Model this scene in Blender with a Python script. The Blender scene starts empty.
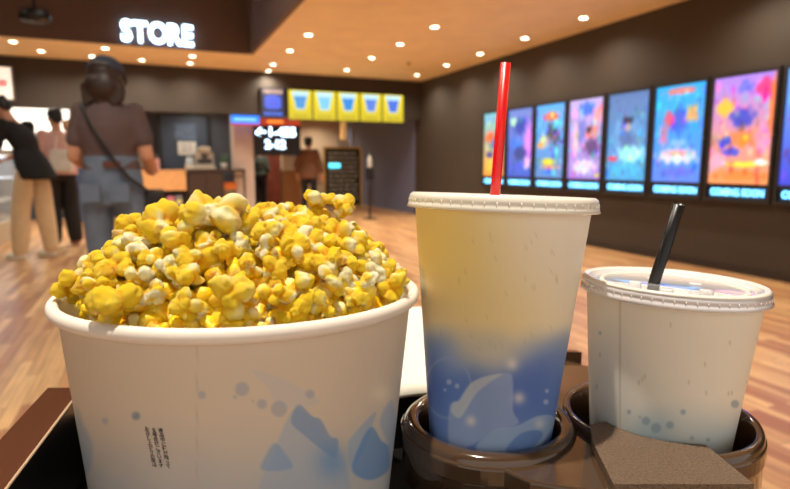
import bpy, bmesh, math, random
import numpy as np
from mathutils import Vector, Matrix, Euler
from math import sin, cos, pi, radians, sqrt, exp

S = bpy.context.scene
COL = S.collection
YAW = radians(-23.06)

# ------------------------------------------------------------------ camera, world, exposure
cam_d = bpy.data.cameras.new('camera')
cam = bpy.data.objects.new('camera', cam_d); COL.objects.link(cam)
cam_d.sensor_width = 36.0
cam_d.lens = 36.0 * 570 / 790
cam_d.clip_start = 0.01
cam_d.clip_end = 100
cam.location = (0, 0, 1.0)
cam.rotation_euler = Euler((radians(90 - 7.94), 0, YAW), 'XYZ')
cam_d.dof.use_dof = True
cam_d.dof.focus_distance = 0.255
cam_d.dof.aperture_fstop = 12.0
S.camera = cam

W = bpy.data.worlds.new('lobby_ambience'); S.world = W; W.use_nodes = True
W.node_tree.nodes['Background'].inputs[0].default_value = (1.0, 0.92, 0.82, 1)
W.node_tree.nodes['Background'].inputs[1].default_value = 0.62
S.view_settings.view_transform = 'Standard'
S.view_settings.look = 'None'
S.view_settings.gamma = 1
S.view_settings.exposure = 0.26
S.cycles.use_denoising = True
S.cycles.max_bounces = 8
S.cycles.sample_clamp_indirect = 6
LAMP_W = 62.0       # each ceiling downlight
TRAY_FILL_W = 400.0      # unseen lamp added above the tray to brighten it
NEAR_W = 60.0       # the downlights above the tray

# ------------------------------------------------------------------ helpers
def lin(c):
    def f(v):
        v /= 255.0
        return v / 12.92 if v <= 0.04045 else ((v + 0.055) / 1.055) ** 2.4
    return tuple(f(v) for v in c)

def fgm(X, Y, Z):            # camera-aligned floor coordinates -> room coordinates
    c, s = cos(YAW), sin(YAW)
    return Vector((X * c - Y * s, X * s + Y * c, Z))

MATS = {}
def mat(name, col, rough=0.6, metal=0.0, emit=0.0, var=0.08, scale=12.0, bump=0.0, sss=0.0, trans=0.0, coat=0.0, alpha=1.0, spec=0.5, ecol=None):
    if name in MATS: return MATS[name]
    m = bpy.data.materials.new(name); m.use_nodes = True
    nt = m.node_tree; b = nt.nodes['Principled BSDF']
    c = lin(col)
    tc = nt.nodes.new('ShaderNodeTexCoord')
    nz = nt.nodes.new('ShaderNodeTexNoise'); nz.inputs['Scale'].default_value = scale; nz.inputs['Detail'].default_value = 3
    nt.links.new(tc.outputs['Object'], nz.inputs['Vector'])
    rp = nt.nodes.new('ShaderNodeValToRGB')
    rp.color_ramp.elements[0].position = 0.3; rp.color_ramp.elements[1].position = 0.7
    rp.color_ramp.elements[0].color = (*[v * (1 - var) for v in c], 1)
    rp.color_ramp.elements[1].color = (*[min(1, v * (1 + var)) for v in c], 1)
    nt.links.new(nz.outputs['Fac'], rp.inputs['Fac'])
    nt.links.new(rp.outputs['Color'], b.inputs['Base Color'])
    b.inputs['Roughness'].default_value = rough
    b.inputs['Metallic'].default_value = metal
    b.inputs['Specular IOR Level'].default_value = spec
    if emit:
        b.inputs['Emission Color'].default_value = (*(lin(ecol) if ecol else c), 1)
        b.inputs['Emission Strength'].default_value = emit
    if sss:
        b.inputs['Subsurface Weight'].default_value = sss
        b.inputs['Subsurface Radius'].default_value = (1.0, 0.6, 0.3)
        b.inputs['Subsurface Scale'].default_value = 0.004
    if trans: b.inputs['Transmission Weight'].default_value = trans
    if coat:
        b.inputs['Coat Weight'].default_value = coat; b.inputs['Coat Roughness'].default_value = 0.06
    if alpha < 1: b.inputs['Alpha'].default_value = alpha
    if bump:
        bp = nt.nodes.new('ShaderNodeBump'); bp.inputs['Strength'].default_value = bump; bp.inputs['Distance'].default_value = 0.002
        nt.links.new(nz.outputs['Fac'], bp.inputs['Height']); nt.links.new(bp.outputs['Normal'], b.inputs['Normal'])
    MATS[name] = m
    return m

def attr_mat(name, rough=0.5, emit=0.0, sss=0.0, radius=(1, .6, .3), sscale=.004, coat=0.0, bump=0.0, bscale=300, trans=0.0):
    if name in MATS: return MATS[name]
    m = bpy.data.materials.new(name); m.use_nodes = True
    nt = m.node_tree; b = nt.nodes['Principled BSDF']
    a = nt.nodes.new('ShaderNodeAttribute'); a.attribute_name = 'print'
    nt.links.new(a.outputs['Color'], b.inputs['Base Color'])
    b.inputs['Roughness'].default_value = rough
    if emit:
        b.inputs['Base Color'].default_value = (0.02, 0.02, 0.02, 1)
        for l in list(b.inputs['Base Color'].links): nt.links.remove(l)
        nt.links.new(a.outputs['Color'], b.inputs['Emission Color'])
        b.inputs['Emission Strength'].default_value = emit
    if sss:
        b.inputs['Subsurface Weight'].default_value = sss
        b.inputs['Subsurface Radius'].default_value = radius
        b.inputs['Subsurface Scale'].default_value = sscale
    if coat: b.inputs['Coat Weight'].default_value = coat; b.inputs['Coat Roughness'].default_value = 0.1
    if trans: b.inputs['Transmission Weight'].default_value = trans
    if bump:
        tc = nt.nodes.new('ShaderNodeTexCoord')
        nz = nt.nodes.new('ShaderNodeTexNoise'); nz.inputs['Scale'].default_value = bscale
        nt.links.new(tc.outputs['Object'], nz.inputs['Vector'])
        bp = nt.nodes.new('ShaderNodeBump'); bp.inputs['Strength'].default_value = bump; bp.inputs['Distance'].default_value = 0.0008
        nt.links.new(nz.outputs['Fac'], bp.inputs['Height']); nt.links.new(bp.outputs['Normal'], b.inputs['Normal'])
    MATS[name] = m
    return m

def obj(name, data, m=None, parent=None, loc=None, rot=None, smooth=False):
    if isinstance(data, bmesh.types.BMesh):
        me = bpy.data.meshes.new(name); data.normal_update(); data.to_mesh(me); data.free()
    else: me = data
    if m is not None and len(me.materials) == 0: me.materials.append(m)
    if smooth: me.shade_smooth()
    o = bpy.data.objects.new(name, me); COL.objects.link(o)
    if parent is not None: o.parent = parent
    if loc is not None: o.location = loc
    if rot is not None: o.rotation_euler = rot
    return o

def tag(o, label=None, cat=None, group=None, kind=None):
    if label: o['label'] = label
    if cat: o['category'] = cat
    if group: o['group'] = group
    if kind: o['kind'] = kind
    return o

def thing(name, label, cat, loc=(0, 0, 0), rot=(0, 0, 0), group=None):
    o = bpy.data.objects.new(name, None); COL.objects.link(o)
    o.empty_display_size = 0.05
    o.location = loc; o.rotation_euler = rot
    return tag(o, label, cat, group)

def bm_new(): return bmesh.new()

def box(bm, x0, x1, y0, y1, z0, z1, bev=0.0):
    r = bmesh.ops.create_cube(bm, size=1.0)
    vs = r['verts']
    for v in vs:
        v.co = Vector((x0 + (v.co.x + .5) * (x1 - x0), y0 + (v.co.y + .5) * (y1 - y0), z0 + (v.co.z + .5) * (z1 - z0)))
    if bev:
        es = list({e for v in vs for e in v.link_edges})
        bmesh.ops.bevel(bm, geom=es, offset=bev, segments=2, affect='EDGES', profile=0.5)
    return bm

def boxo(name, x0, x1, y0, y1, z0, z1, m, parent=None, bev=0.0):
    bm = bm_new(); box(bm, x0, x1, y0, y1, z0, z1, bev)
    return obj(name, bm, m, parent)

def lathe(bm, prof, n=64, closed=False, cx=0, cy=0):
    rings = []
    for r, z in prof:
        if r <= 1e-6: rings.append([bm.verts.new((cx, cy, z))])
        else: rings.append([bm.verts.new((cx + r * cos(2 * pi * k / n), cy + r * sin(2 * pi * k / n), z)) for k in range(n)])
    pairs = list(zip(rings[:-1], rings[1:]))
    if closed: pairs.append((rings[-1], rings[0]))
    for a, b in pairs:
        for k in range(n):
            k2 = (k + 1) % n
            if len(a) == 1 and len(b) == 1: continue
            if len(a) == 1: bm.faces.new((a[0], b[k2], b[k]))
            elif len(b) == 1: bm.faces.new((a[k], a[k2], b[0]))
            else: bm.faces.new((a[k], a[k2], b[k2], b[k]))
    bmesh.ops.recalc_face_normals(bm, faces=bm.faces[:])
    return bm

def tube(bm, pts, radii, n=12, cap=True, flat=1.0):
    pts = [Vector(p) for p in pts]
    if not hasattr(radii, '__len__'): radii = [radii] * len(pts)
    rings = []; up = None
    for i, p in enumerate(pts):
        t = (pts[min(i + 1, len(pts) - 1)] - pts[max(i - 1, 0)]).normalized()
        if up is None:
            up = Vector((0, 0, 1)) if abs(t.z) < .9 else Vector((1, 0, 0))
        a = t.cross(up).normalized(); b = a.cross(t).normalized(); up = b
        r = radii[i]
        rings.append([bm.verts.new(p + a * r * cos(2 * pi * k / n) + b * r * flat * sin(2 * pi * k / n)) for k in range(n)])
    for a, b in zip(rings[:-1], rings[1:]):
        for k in range(n):
            bm.faces.new((a[k], a[(k + 1) % n], b[(k + 1) % n], b[k]))
    if cap:
        bm.faces.new(rings[0][::-1]); bm.faces.new(rings[-1])
    return bm

def ellipsoid(bm, c, r, rot=None, sub=3):
    res = bmesh.ops.create_icosphere(bm, subdivisions=sub, radius=1.0)
    M = Matrix.Translation(Vector(c)) @ (rot.to_matrix().to_4x4() if rot else Matrix.Identity(4)) @ Matrix.Diagonal((*r, 1))
    for v in res['verts']: v.co = M @ v.co
    return bm

def limb(bm, pts, radii, n=14):
    """closed tapering volumes with round joints; later fused by a remesh"""
    for p, r in zip(pts, radii):
        ellipsoid(bm, p, (r, r, r), sub=2)
    for (p, q), (r, s) in zip(zip(pts[:-1], pts[1:]), zip(radii[:-1], radii[1:])):
        tube(bm, [p, q], [r, s], n=n)

def loft(bm, secs, n=28):
    """stack of ellipses (cx, cy, z, rx, ry)"""
    rings = []
    for cx, cy, z, rx, ry in secs:
        rings.append([bm.verts.new((cx + rx * cos(2 * pi * k / n), cy + ry * sin(2 * pi * k / n), z)) for k in range(n)])
    for a, b in zip(rings[:-1], rings[1:]):
        for k in range(n):
            bm.faces.new((a[k], a[(k + 1) % n], b[(k + 1) % n], b[k]))
    bm.faces.new(rings[0][::-1]); bm.faces.new(rings[-1])
    return bm

def evald(name, bm, mods):
    """apply modifiers without operators"""
    me = bpy.data.meshes.new(name); bm.normal_update(); bm.to_mesh(me); bm.free()
    o = bpy.data.objects.new(name + '_source', me); COL.objects.link(o)
    for typ, kw in mods:
        md = o.modifiers.new(typ, typ)
        for k, v in kw.items(): setattr(md, k, v)
    dg = bpy.context.evaluated_depsgraph_get(); dg.update()
    out = bpy.data.meshes.new_from_object(o.evaluated_get(dg))
    bpy.data.objects.remove(o); bpy.data.meshes.remove(me)
    out.name = name
    return out

def fuse(name, bm, voxel=0.010, smooth=3):
    bmesh.ops.recalc_face_normals(bm, faces=bm.faces[:])
    return evald(name, bm, [('REMESH', dict(mode='VOXEL', voxel_size=voxel)), ('SMOOTH', dict(factor=.5, iterations=smooth))])

def text_mesh(s, size, extrude=0.0, offset=0.0, align='CENTER', res=3):
    cu = bpy.data.curves.new('lettering', 'FONT'); cu.body = s; cu.size = size; cu.extrude = extrude; cu.offset = offset
    cu.align_x = align; cu.align_y = 'CENTER'; cu.resolution_u = res
    o = bpy.data.objects.new('lettering_source', cu); COL.objects.link(o)
    dg = bpy.context.evaluated_depsgraph_get(); dg.update()
    me = bpy.data.meshes.new_from_object(o.evaluated_get(dg))
    bpy.data.objects.remove(o); bpy.data.curves.remove(cu)
    return me

def sm(a, b, x):
    t = np.clip((x - a) / (b - a), 0, 1); return t * t * (3 - 2 * t)

def set_col(me, cols):
    at = me.color_attributes.new('print', 'FLOAT_COLOR', 'POINT')
    out = np.ones((len(me.vertices), 4), dtype=np.float32); out[:, :3] = cols
    at.data.foreach_set('color', out.ravel())

def lin_np(c):
    c = np.clip(np.asarray(c, float), 0, 255) / 255
    return np.where(c <= .04045, c / 12.92, ((c + .055) / 1.055) ** 2.4)

def grid_picture(name, w, h, fn, m, parent, loc, rot, nx=60, ny=90):
    """a flat printed / lit picture: fn(u,v) -> sRGB, u,v in 0..1 with v upwards; lies in local XZ, facing -Y"""
    U, V = np.meshgrid(np.linspace(0, 1, nx), np.linspace(0, 1, ny))
    co = np.stack([(U - .5) * w, 0 * U, V * h], -1).reshape(-1, 3)
    idx = np.arange(nx * ny).reshape(ny, nx)
    f = np.stack([idx[:-1, :-1], idx[:-1, 1:], idx[1:, 1:], idx[1:, :-1]], -1).reshape(-1, 4)
    me = bpy.data.meshes.new(name); me.from_pydata(co.tolist(), [], f.tolist()); me.update()
    set_col(me, lin_np(fn(U.ravel(), V.ravel())))
    return obj(name, me, m, parent, loc, rot)

# ------------------------------------------------------------------ structure materials
def floor_mat():
    m = bpy.data.materials.new('wood_plank_floor'); m.use_nodes = True
    nt = m.node_tree; N = nt.nodes; L = nt.links; b = N['Principled BSDF']
    tc = N.new('ShaderNodeTexCoord'); mp = N.new('ShaderNodeMapping')
    mp.inputs['Rotation'].default_value = (0, 0, radians(90))
    L.new(tc.outputs['Object'], mp.inputs['Vector'])
    br = N.new('ShaderNodeTexBrick'); L.new(mp.outputs[0], br.inputs['Vector'])
    br.inputs['Scale'].default_value = 1.0
    br.inputs['Brick Width'].default_value = 0.62; br.inputs['Row Height'].default_value = 0.055
    br.inputs['Mortar Size'].default_value = 0.0012; br.offset = 0.37; br.offset_frequency = 2
    br.inputs['Color1'].default_value = (*lin((246, 204, 146)), 1)
    br.inputs['Color2'].default_value = (*lin((184, 124, 84)), 1)
    br.inputs['Mortar'].default_value = (*lin((120, 80, 52)), 1)
    nz = N.new('ShaderNodeTexNoise'); mp2 = N.new('ShaderNodeMapping'); mp2.inputs['Scale'].default_value = (22, 1.4, 1)
    L.new(tc.outputs['Object'], mp2.inputs['Vector']); L.new(mp2.outputs[0], nz.inputs['Vector'])
    nz.inputs['Scale'].default_value = 1.6; nz.inputs['Detail'].default_value = 5
    rp = N.new('ShaderNodeValToRGB'); rp.color_ramp.elements[0].position = .32; rp.color_ramp.elements[1].position = .68
    rp.color_ramp.elements[0].color = (.62, .55, .50, 1); rp.color_ramp.elements[1].color = (1.12, 1.1, 1.05, 1)
    L.new(nz.outputs['Fac'], rp.inputs['Fac'])
    mx = N.new('ShaderNodeMix'); mx.data_type = 'RGBA'; mx.blend_type = 'MULTIPLY'; mx.inputs[0].default_value = .8
    L.new(br.outputs['Color'], mx.inputs[6]); L.new(rp.outputs['Color'], mx.inputs[7]); L.new(mx.outputs[2], b.inputs['Base Color'])
    b.inputs['Roughness'].default_value = .34
    return m

M_floor = floor_mat()
M_ceil = mat('tan_wood_ceiling', (242, 216, 170), .6, var=.05, scale=3)
M_wall = mat('dark_brown_wall', (58, 48, 40), .75, var=.06, scale=2)
M_wallR = mat('dark_taupe_wall', (66, 57, 48), .7, var=.05, scale=1.5)
M_recess = mat('dark_recess_paint', (110, 86, 72), .8, var=.05, scale=2)
M_base = mat('dark_skirting', (48, 40, 36), .5, var=.05)
M_slate = mat('slate_grey_wall', (74, 80, 92), .6, var=.08, scale=3)
M_tanwall = mat('warm_beige_wall', (214, 188, 156), .7, var=.04, scale=2)

def struct(name, bm_or_o, m=None):
    o = bm_or_o if isinstance(bm_or_o, bpy.types.Object) else obj(name, bm_or_o, m)
    o['kind'] = 'structure'; return o

# ------------------------------------------------------------------ the room  (x = across, right wall at 4.98; y = into the hall)
RW = 4.98; CE = 2.62; BH = 10.4
struct('floor', boxo('floor', -7, RW, -2.5, 16.0, -0.1, 0.0, M_floor))
struct('wall_right', boxo('wall_right', RW, RW + .15, -2.5, 16.15, 0, 3.9, M_wallR))
struct('baseboard_right', boxo('baseboard_right', RW - .015, RW, -2.5, 16.0, 0, .07, M_base))
# ceiling with the rectangular recess on the left
struct('ceiling', boxo('ceiling', 1.5, RW, -2.5, BH + .25, CE, CE + .12, M_ceil))
bm = bm_new(); box(bm, -7, 1.5, 8.9, BH + .25, CE, CE + .12)
ce2 = struct('ceiling', obj('ceiling', bm, M_ceil))
struct('wall_recess', boxo('wall_recess', -7, 1.5, 8.9, 9.02, CE + .12, 3.9, M_recess))
struct('trim_1', boxo('trim_1', -7, 1.5, 8.885, 8.9, CE - .0, 3.9, M_recess))
struct('trim_2', boxo('trim_2', 1.44, 1.5, -2.5, 8.885, CE, 3.9, M_recess))
struct('ceiling', boxo('ceiling', -7, 1.44, -2.5, 8.885, 3.9, 4.0, M_recess))
# header over the shop opening
struct('wall_header', boxo('wall_header', -7, RW, BH, BH + .25, 1.88, CE, M_wall))
struct('ceiling', boxo('ceiling', -7, RW, BH + .25, 16.15, 2.3, 2.4, M_tanwall))
struct('wall_far', boxo('wall_far', 1.95, RW, 15.6, 15.75, 0, 2.3, M_tanwall))
struct('wall_shop', boxo('wall_shop', -7, 1.95, 12.3, 12.45, 0, 2.3, M_slate))
struct('wall_corridor', boxo('wall_corridor', 1.8, 1.95, 12.45, 15.75, 0, 2.3, M_slate))
struct('wall_left', boxo('wall_left', -7.15, -7, -2.5, 12.45, 0, 3.9, M_wall))
# pale pillars
M_pil = mat('pale_plaster', (206, 188, 176), .6, var=.04)
struct('wall_pillar', boxo('wall_pillar', 1.45, 1.82, 11.1, 11.45, 0, 2.3, M_pil))
struct('wall_pillar', boxo('wall_pillar', -.34, -.02, 12.1, 12.3, 0, 2.3, mat('grey_plaster', (150, 146, 138), .6)))
struct('wall_pillar', boxo('wall_pillar', 4.66, 4.78, 14.5, 14.62, 0, 2.3, mat('lit_edge_amber', (250, 190, 110), .5, emit=.35)))  # lit pillar edge, its light put into amber colour and emission

# dark door with window and notice
dr = bpy.data.objects.new('door_1', None); COL.objects.link(dr); dr.location = (.66, 12.3, 0); dr['kind'] = 'structure'
M_door = mat('blue_grey_door', (62, 74, 92), .45, var=.05)
boxo('door_leaf', -.42, .42, -.05, -.002, 0, 1.96, M_door, dr, .004)
for a, b_, c, d_ in ((-.5, -.42, 0, 2.04), (.42, .5, 0, 2.04)): boxo('door_frame', a, b_, -.07, -.002, c, d_, mat('dark_door_frame', (34, 36, 42), .5), dr, .004)
boxo('door_frame', -.5, .5, -.071, -.001, 1.96, 2.04, MATS['dark_door_frame'], dr, .004)
boxo('door_window', -.18, .22, -.058, -.05, 1.5, 1.82, mat('door_glass', (92, 108, 132), .15, var=.2), dr)
bm = bm_new(); tube(bm, [(.34, -.05, .98), (.34, -.1, .98), (.24, -.1, .98)], .012); obj('door_handle', bm, mat('steel', (150, 150, 150), .3, metal=.9), dr, smooth=True)
nb = obj('paper_notice', box(bm_new(), -.17, .17, -.004, 0, 0, .26), mat('white_paper', (225, 222, 214), .7, var=.02), None, (.70, 12.236, 1.2))
tag(nb, 'white paper notice taped to the dark blue-grey door', 'notice')
bm = bm_new()
for k in range(5): box(bm, -.13, .13 - .05 * (k % 2), -.006, -.0041, .21 - k * .04, .222 - k * .04)
obj('text_lines', bm, mat('grey_ink', (120, 120, 125), .7), nb)

# ------------------------------------------------------------------ downlights
M_lens = mat('lamp_lens', (255, 240, 214), .4, emit=14.0)
M_trim = mat('white_lamp_trim', (235, 225, 205), .4)
def downlight(x, y, label, z=CE, W_=None, first=[None]):
    t = thing('ceiling_downlight', label, 'ceiling light', (x, y, z), group='round recessed downlights in the tan ceiling')
    if first[0] is None:
        bm = lathe(bm_new(), [(.062, 0), (.062, -.006), (.052, -.009), (.045, -.004), (.045, 0)], 32, closed=True)
        r = obj('trim_ring', bm, M_trim, t, smooth=True)
        bm = lathe(bm_new(), [(0, -.006), (.030, -.0055), (.0445, -.003), (.0445, -.0005), (0, -.0005)], 32)
        l = obj('lens', bm, M_lens, t, smooth=True)
        first[0] = (r.data, l.data)
    else:
        obj('trim_ring', first[0][0], None, t); obj('lens', first[0][1], None, t)
    ld = bpy.data.lights.new('downlight_beam', 'SPOT'); ld.energy = W_ or LAMP_W; ld.color = (1, .90, .74)
    ld.spot_size = radians(150); ld.spot_blend = .9; ld.shadow_soft_size = .045
    lo = bpy.data.objects.new('downlight_beam', ld); COL.objects.link(lo); lo.parent = t; lo.location = (0, 0, -.012)
    return t
rows = [
 (1.93, 9.58, 'downlight nearest the shop header in the row beside the recess edge'), (1.93, 8.36, 'middle downlight of the row beside the recess edge'), (1.92, 7.28, 'downlight of the recess-edge row nearest the camera'),
 (3.2, 9.62, 'downlight nearest the header in the middle row of the tan ceiling'), (3.2, 8.43, 'second downlight from the header in the middle row'), (3.2, 7.34, 'third downlight from the header in the middle row'), (3.19, 6.29, 'large near downlight in the middle row of the tan ceiling'),
 (4.55, 9.67, 'downlight at the far corner between header and poster wall'), (4.55, 8.54, 'second downlight from the corner along the poster wall'), (4.55, 7.5, 'downlight along the poster wall just left of the red straw tip'), (4.53, 6.37, 'downlight along the poster wall right of the red straw tip'), (4.52, 5.27, 'nearest downlight along the poster wall, at the top edge'),
 (-1.58, 9.2, 'leftmost downlight in the narrow ceiling strip below the sign'), (-1.35, 9.8, 'second downlight from the left, close to the header'), (-.49, 9.2, 'downlight directly above the cap of the woman'), (-.71, 9.94, 'downlight close to the header left of the dark cap'),
 (-.03, 10.0, 'downlight right of the dark cap, close to the header'), (.67, 9.35, 'upper one of two stacked downlights under the last sign letter'), (.68, 9.99, 'lower one of two stacked downlights near the header below the sign'), (1.98, 10.25, 'small faint downlight touching the header at the recess corner')]
for x, y, l in rows: downlight(x, y, l)
# the same rows carry on overhead, outside the frame: they light the tray
for x, y, w in ((1.93, 5.0, 1), (3.2, 4.0, 1), (4.53, 3.4, 1.2), (4.53, 1.6, 1.2), (1.93, 2.6, 1), (3.2, 1.6, 1)):
    downlight(x, y, 'round recessed downlight in the tan ceiling above the tray, outside the picture', W_=NEAR_W * w)
for x, y in ((-.5, 1.9), (-2.4, 3.0), (-3.2, 6.5), (0.2, 6.0)):
    downlight(x, y, 'round downlight in the dark raised recess, outside the picture', z=3.9, W_=NEAR_W * 2.0)
downlight(-.25, .25, 'unseen lamp added in the dark raised recess right above the tray', z=3.9, W_=TRAY_FILL_W)  # added lamp, brightens popcorn, rim and lids from above
for x, y in ((-2.4, 11.4), (-.6, 11.5), (.9, 11.6), (2.6, 12.6), (3.1, 14.9), (4.2, 14.9)):  # the far pair is added, unseen, to brighten the far wall
    downlight(x, y, 'unseen round downlight in the lower ceiling behind the header', z=2.3, W_=75)
sp = thing('sprinkler_head', 'small dark sprinkler head on the tan ceiling between the rows of lights', 'sprinkler', (3.9, 8.6, CE))
obj('plate', lathe(bm_new(), [(0, 0), (.028, 0), (.03, -.008), (0, -.01)], 20), mat('brass', (120, 90, 50), .4, metal=.6), sp, smooth=True)
obj('nozzle', lathe(bm_new(), [(0, -.009), (.009, -.009), (.009, -.03), (.018, -.034), (0, -.036)], 16), MATS['brass'], sp, smooth=True)
sp = thing('ceiling_speaker', 'black round speaker hanging in the recess left of the white sign', 'speaker', (-1.02, 7.2, 2.62))
obj('shell', lathe(bm_new(), [(0, 0), (.05, 0), (.13, -.03), (.15, -.08), (.14, -.13), (0, -.15)], 32), mat('black_plastic', (22, 22, 24), .4), sp, smooth=True)
obj('stem', lathe(bm_new(), [(0, 1.28), (.012, 1.28), (.012, 0), (0, 0)], 12), MATS['black_plastic'], sp, smooth=True)

# ------------------------------------------------------------------ STORE sign on the recess wall
M_sign = mat('white_neon_letter', (225, 245, 255), .3, emit=5.0, ecol=(205, 235, 255))
M_signb = mat('blue_letter_side', (70, 130, 200), .4, emit=1.2, ecol=(60, 140, 255))
sg = thing('store_sign', 'glowing white capital letters reading STORE on the dark recess wall', 'sign', (-.265, 8.86, 2.66))
x = 0
for ch in 'STORE':
    me = text_mesh(ch, .385, .012, .010, align='LEFT')
    co = np.array([v.co[:] for v in me.vertices]); x0, x1, y0 = co[:, 0].min(), co[:, 0].max(), co[:, 1].min()
    me.transform(Matrix.Translation((-x0, -y0, 0)))
    me.transform(Matrix.Diagonal((.80, 1, 1, 1)))
    o = obj('letter', me, M_sign, sg, (x, -.03, 0), (radians(90), 0, 0))
    me2 = me.copy(); me2.materials.clear(); me2.transform(Matrix.Diagonal((1, 1, .8, 1)))
    obj('letter_back', me2, M_signb, o, (-.002, -.002, -.022))
    x += (x1 - x0) * .80 + .008

# ------------------------------------------------------------------ poster cases
M_case = mat('charcoal_case', (46, 44, 44), .45, var=.05)
M_lab = mat('cyan_letters', (120, 210, 255), .4, emit=3.0, ecol=(110, 200, 255))
M_labp = mat('label_glow_panel', (40, 80, 105), .4, emit=.08, ecol=(60, 150, 220))
M_pic = attr_mat('backlit_print', emit=1.2)
M_glass = mat('clear_cover', (255, 255, 255), .03, trans=1.0)
def blobs(bg0, bg1, lst, seed, amp=40):
    rng = np.random.default_rng(seed)
    ex = [(rng.random(), rng.random() * .9 + .03, rng.uniform(.02, .06), rng.uniform(.02, .07), rng.normal(0, amp * .8, 3)) for _ in range(80)]
    def fn(u, v):
        c = np.array(bg0)[None] * (1 - v)[:, None] + np.array(bg1)[None] * v[:, None]
        c = c.astype(float)
        for (cx, cy, rx, ry, col) in lst:
            d = np.sqrt(((u - cx) / rx) ** 2 + ((v - cy) / ry) ** 2)
            a = (1 - sm(.5, 1.2, d + .22 * np.sin(u * 31 + cx * 9) * np.cos(v * 37 + cy * 7)))[:, None] * .92
            c = c * (1 - a) + np.array(col)[None] * a
        for (cx, cy, rx, ry, col) in ex:
            d = np.sqrt(((u - cx) / rx) ** 2 + ((v - cy) / ry) ** 2)
            c = c + (1 - sm(.3, 1.3, d))[:, None] * col[None]
        return np.clip(c, 5, 255)
    return fn
O_ = (240, 130, 50)
arts = [
 blobs((240, 150, 60), (120, 190, 200), [(.3, .62, .3, .1, (230, 90, 50)), (.6, .5, .3, .1, (70, 80, 160)), (.4, .2, .4, .14, (250, 180, 70)), (.3, .34, .2, .06, (60, 60, 130))], 1),
 blobs((60, 90, 190), (110, 130, 200), [(.5, .75, .3, .14, (40, 60, 160)), (.85, .5, .22, .34, (220, 130, 235)), (.35, .5, .25, .12, (60, 120, 220)), (.2, .82, .14, .08, (180, 240, 190)), (.5, .35, .3, .12, (50, 60, 130)), (.8, .2, .12, .1, (240, 190, 240))], 2, 22),
 blobs((90, 130, 190), (90, 170, 240), [(.5, .84, .3, .07, (235, 110, 60)), (.5, .62, .12, .16, (70, 70, 60)), (.3, .5, .2, .1, (200, 190, 170)), (.7, .55, .16, .14, (60, 80, 90)), (.45, .22, .28, .055, (235, 220, 40)), (.5, .15, .36, .03, (220, 150, 110)), (.5, .07, .3, .03, (40, 130, 230)), (.15, .45, .12, .05, (240, 160, 50))], 3, 55),
 blobs((150, 120, 200), (190, 170, 220), [(.5, .88, .25, .1, (50, 110, 220)), (.85, .8, .14, .1, (235, 150, 150)), (.35, .62, .2, .16, (110, 120, 200)), (.7, .58, .2, .1, (225, 120, 110)), (.6, .62, .08, .05, (60, 30, 40)), (.7, .4, .25, .12, (90, 60, 110)), (.5, .15, .42, .1, (220, 200, 235)), (.2, .5, .1, .3, (230, 180, 200)), (.9, .05, .1, .03, (220, 220, 60))], 4),
 blobs((70, 150, 210), (90, 120, 170), [(.5, .5, .4, .2, (110, 160, 210)), (.5, .68, .13, .06, (35, 35, 50)), (.5, .6, .08, .06, (190, 160, 150)), (.5, .47, .24, .12, (80, 110, 160)), (.6, .3, .42, .11, (150, 225, 240)), (.15, .25, .16, .035, (230, 60, 90)), (.5, .12, .42, .1, (70, 180, 220))], 5, 26),
 blobs((90, 130, 230), (40, 170, 235), [(.5, .94, .36, .04, (230, 120, 110)), (.5, .64, .14, .16, (70, 90, 200)), (.3, .66, .12, .09, (225, 80, 110)), (.75, .7, .14, .1, (235, 160, 90)), (.2, .5, .1, .14, (200, 120, 160)), (.5, .27, .46, .09, (225, 215, 240)), (.5, .3, .3, .04, (225, 160, 150)), (.5, .1, .4, .06, (90, 110, 220)), (.5, .4, .2, .05, (120, 180, 240))], 6, 30),
 blobs((250, 150, 90), (170, 130, 230), [(.82, .87, .16, .1, (225, 50, 120)), (.5, .9, .12, .07, (110, 110, 230)), (.2, .72, .16, .09, (250, 190, 60)), (.5, .62, .22, .1, (60, 70, 190)), (.5, .42, .34, .08, (240, 130, 70)), (.24, .4, .13, .06, (50, 70, 200)), (.36, .3, .14, .05, (60, 80, 210)), (.85, .4, .12, .16, (245, 140, 190)), (.95, .7, .06, .3, (250, 120, 60)), (.6, .18, .34, .03, (250, 220, 60)), (.5, .08, .45, .06, (245, 130, 60)), (.85, .2, .14, .03, (245, 245, 240)), (.15, .22, .16, .08, (245, 160, 190))], 7, 34),
 blobs((60, 70, 200), (110, 170, 240), [(.4, .55, .3, .14, (210, 60, 90)), (.6, .35, .3, .12, (220, 230, 250)), (.3, .25, .3, .1, (90, 60, 150))], 8)]
plabels = ['farthest poster case, orange and teal picture behind the red straw', 'poster case with deep blue picture and a pink-violet streak', 'poster case with yellow oval title low on a crowded picture', 'poster case with pale lilac picture and a blue spot on top',
 'poster case with a dark-haired figure on pale blue', 'poster case with bright cyan picture and white band below', 'largest fully seen poster case, orange and purple picture', 'nearest poster case, blue picture cut by the right edge']
text_cs = text_mesh('COMING SOON', .088, .002, .0022)
cc = np.array([v.co[:] for v in text_cs.vertices]); text_cs.transform(Matrix.Diagonal((.52 / (cc[:, 0].max() - cc[:, 0].min()), 1, 1, 1)))
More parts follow.
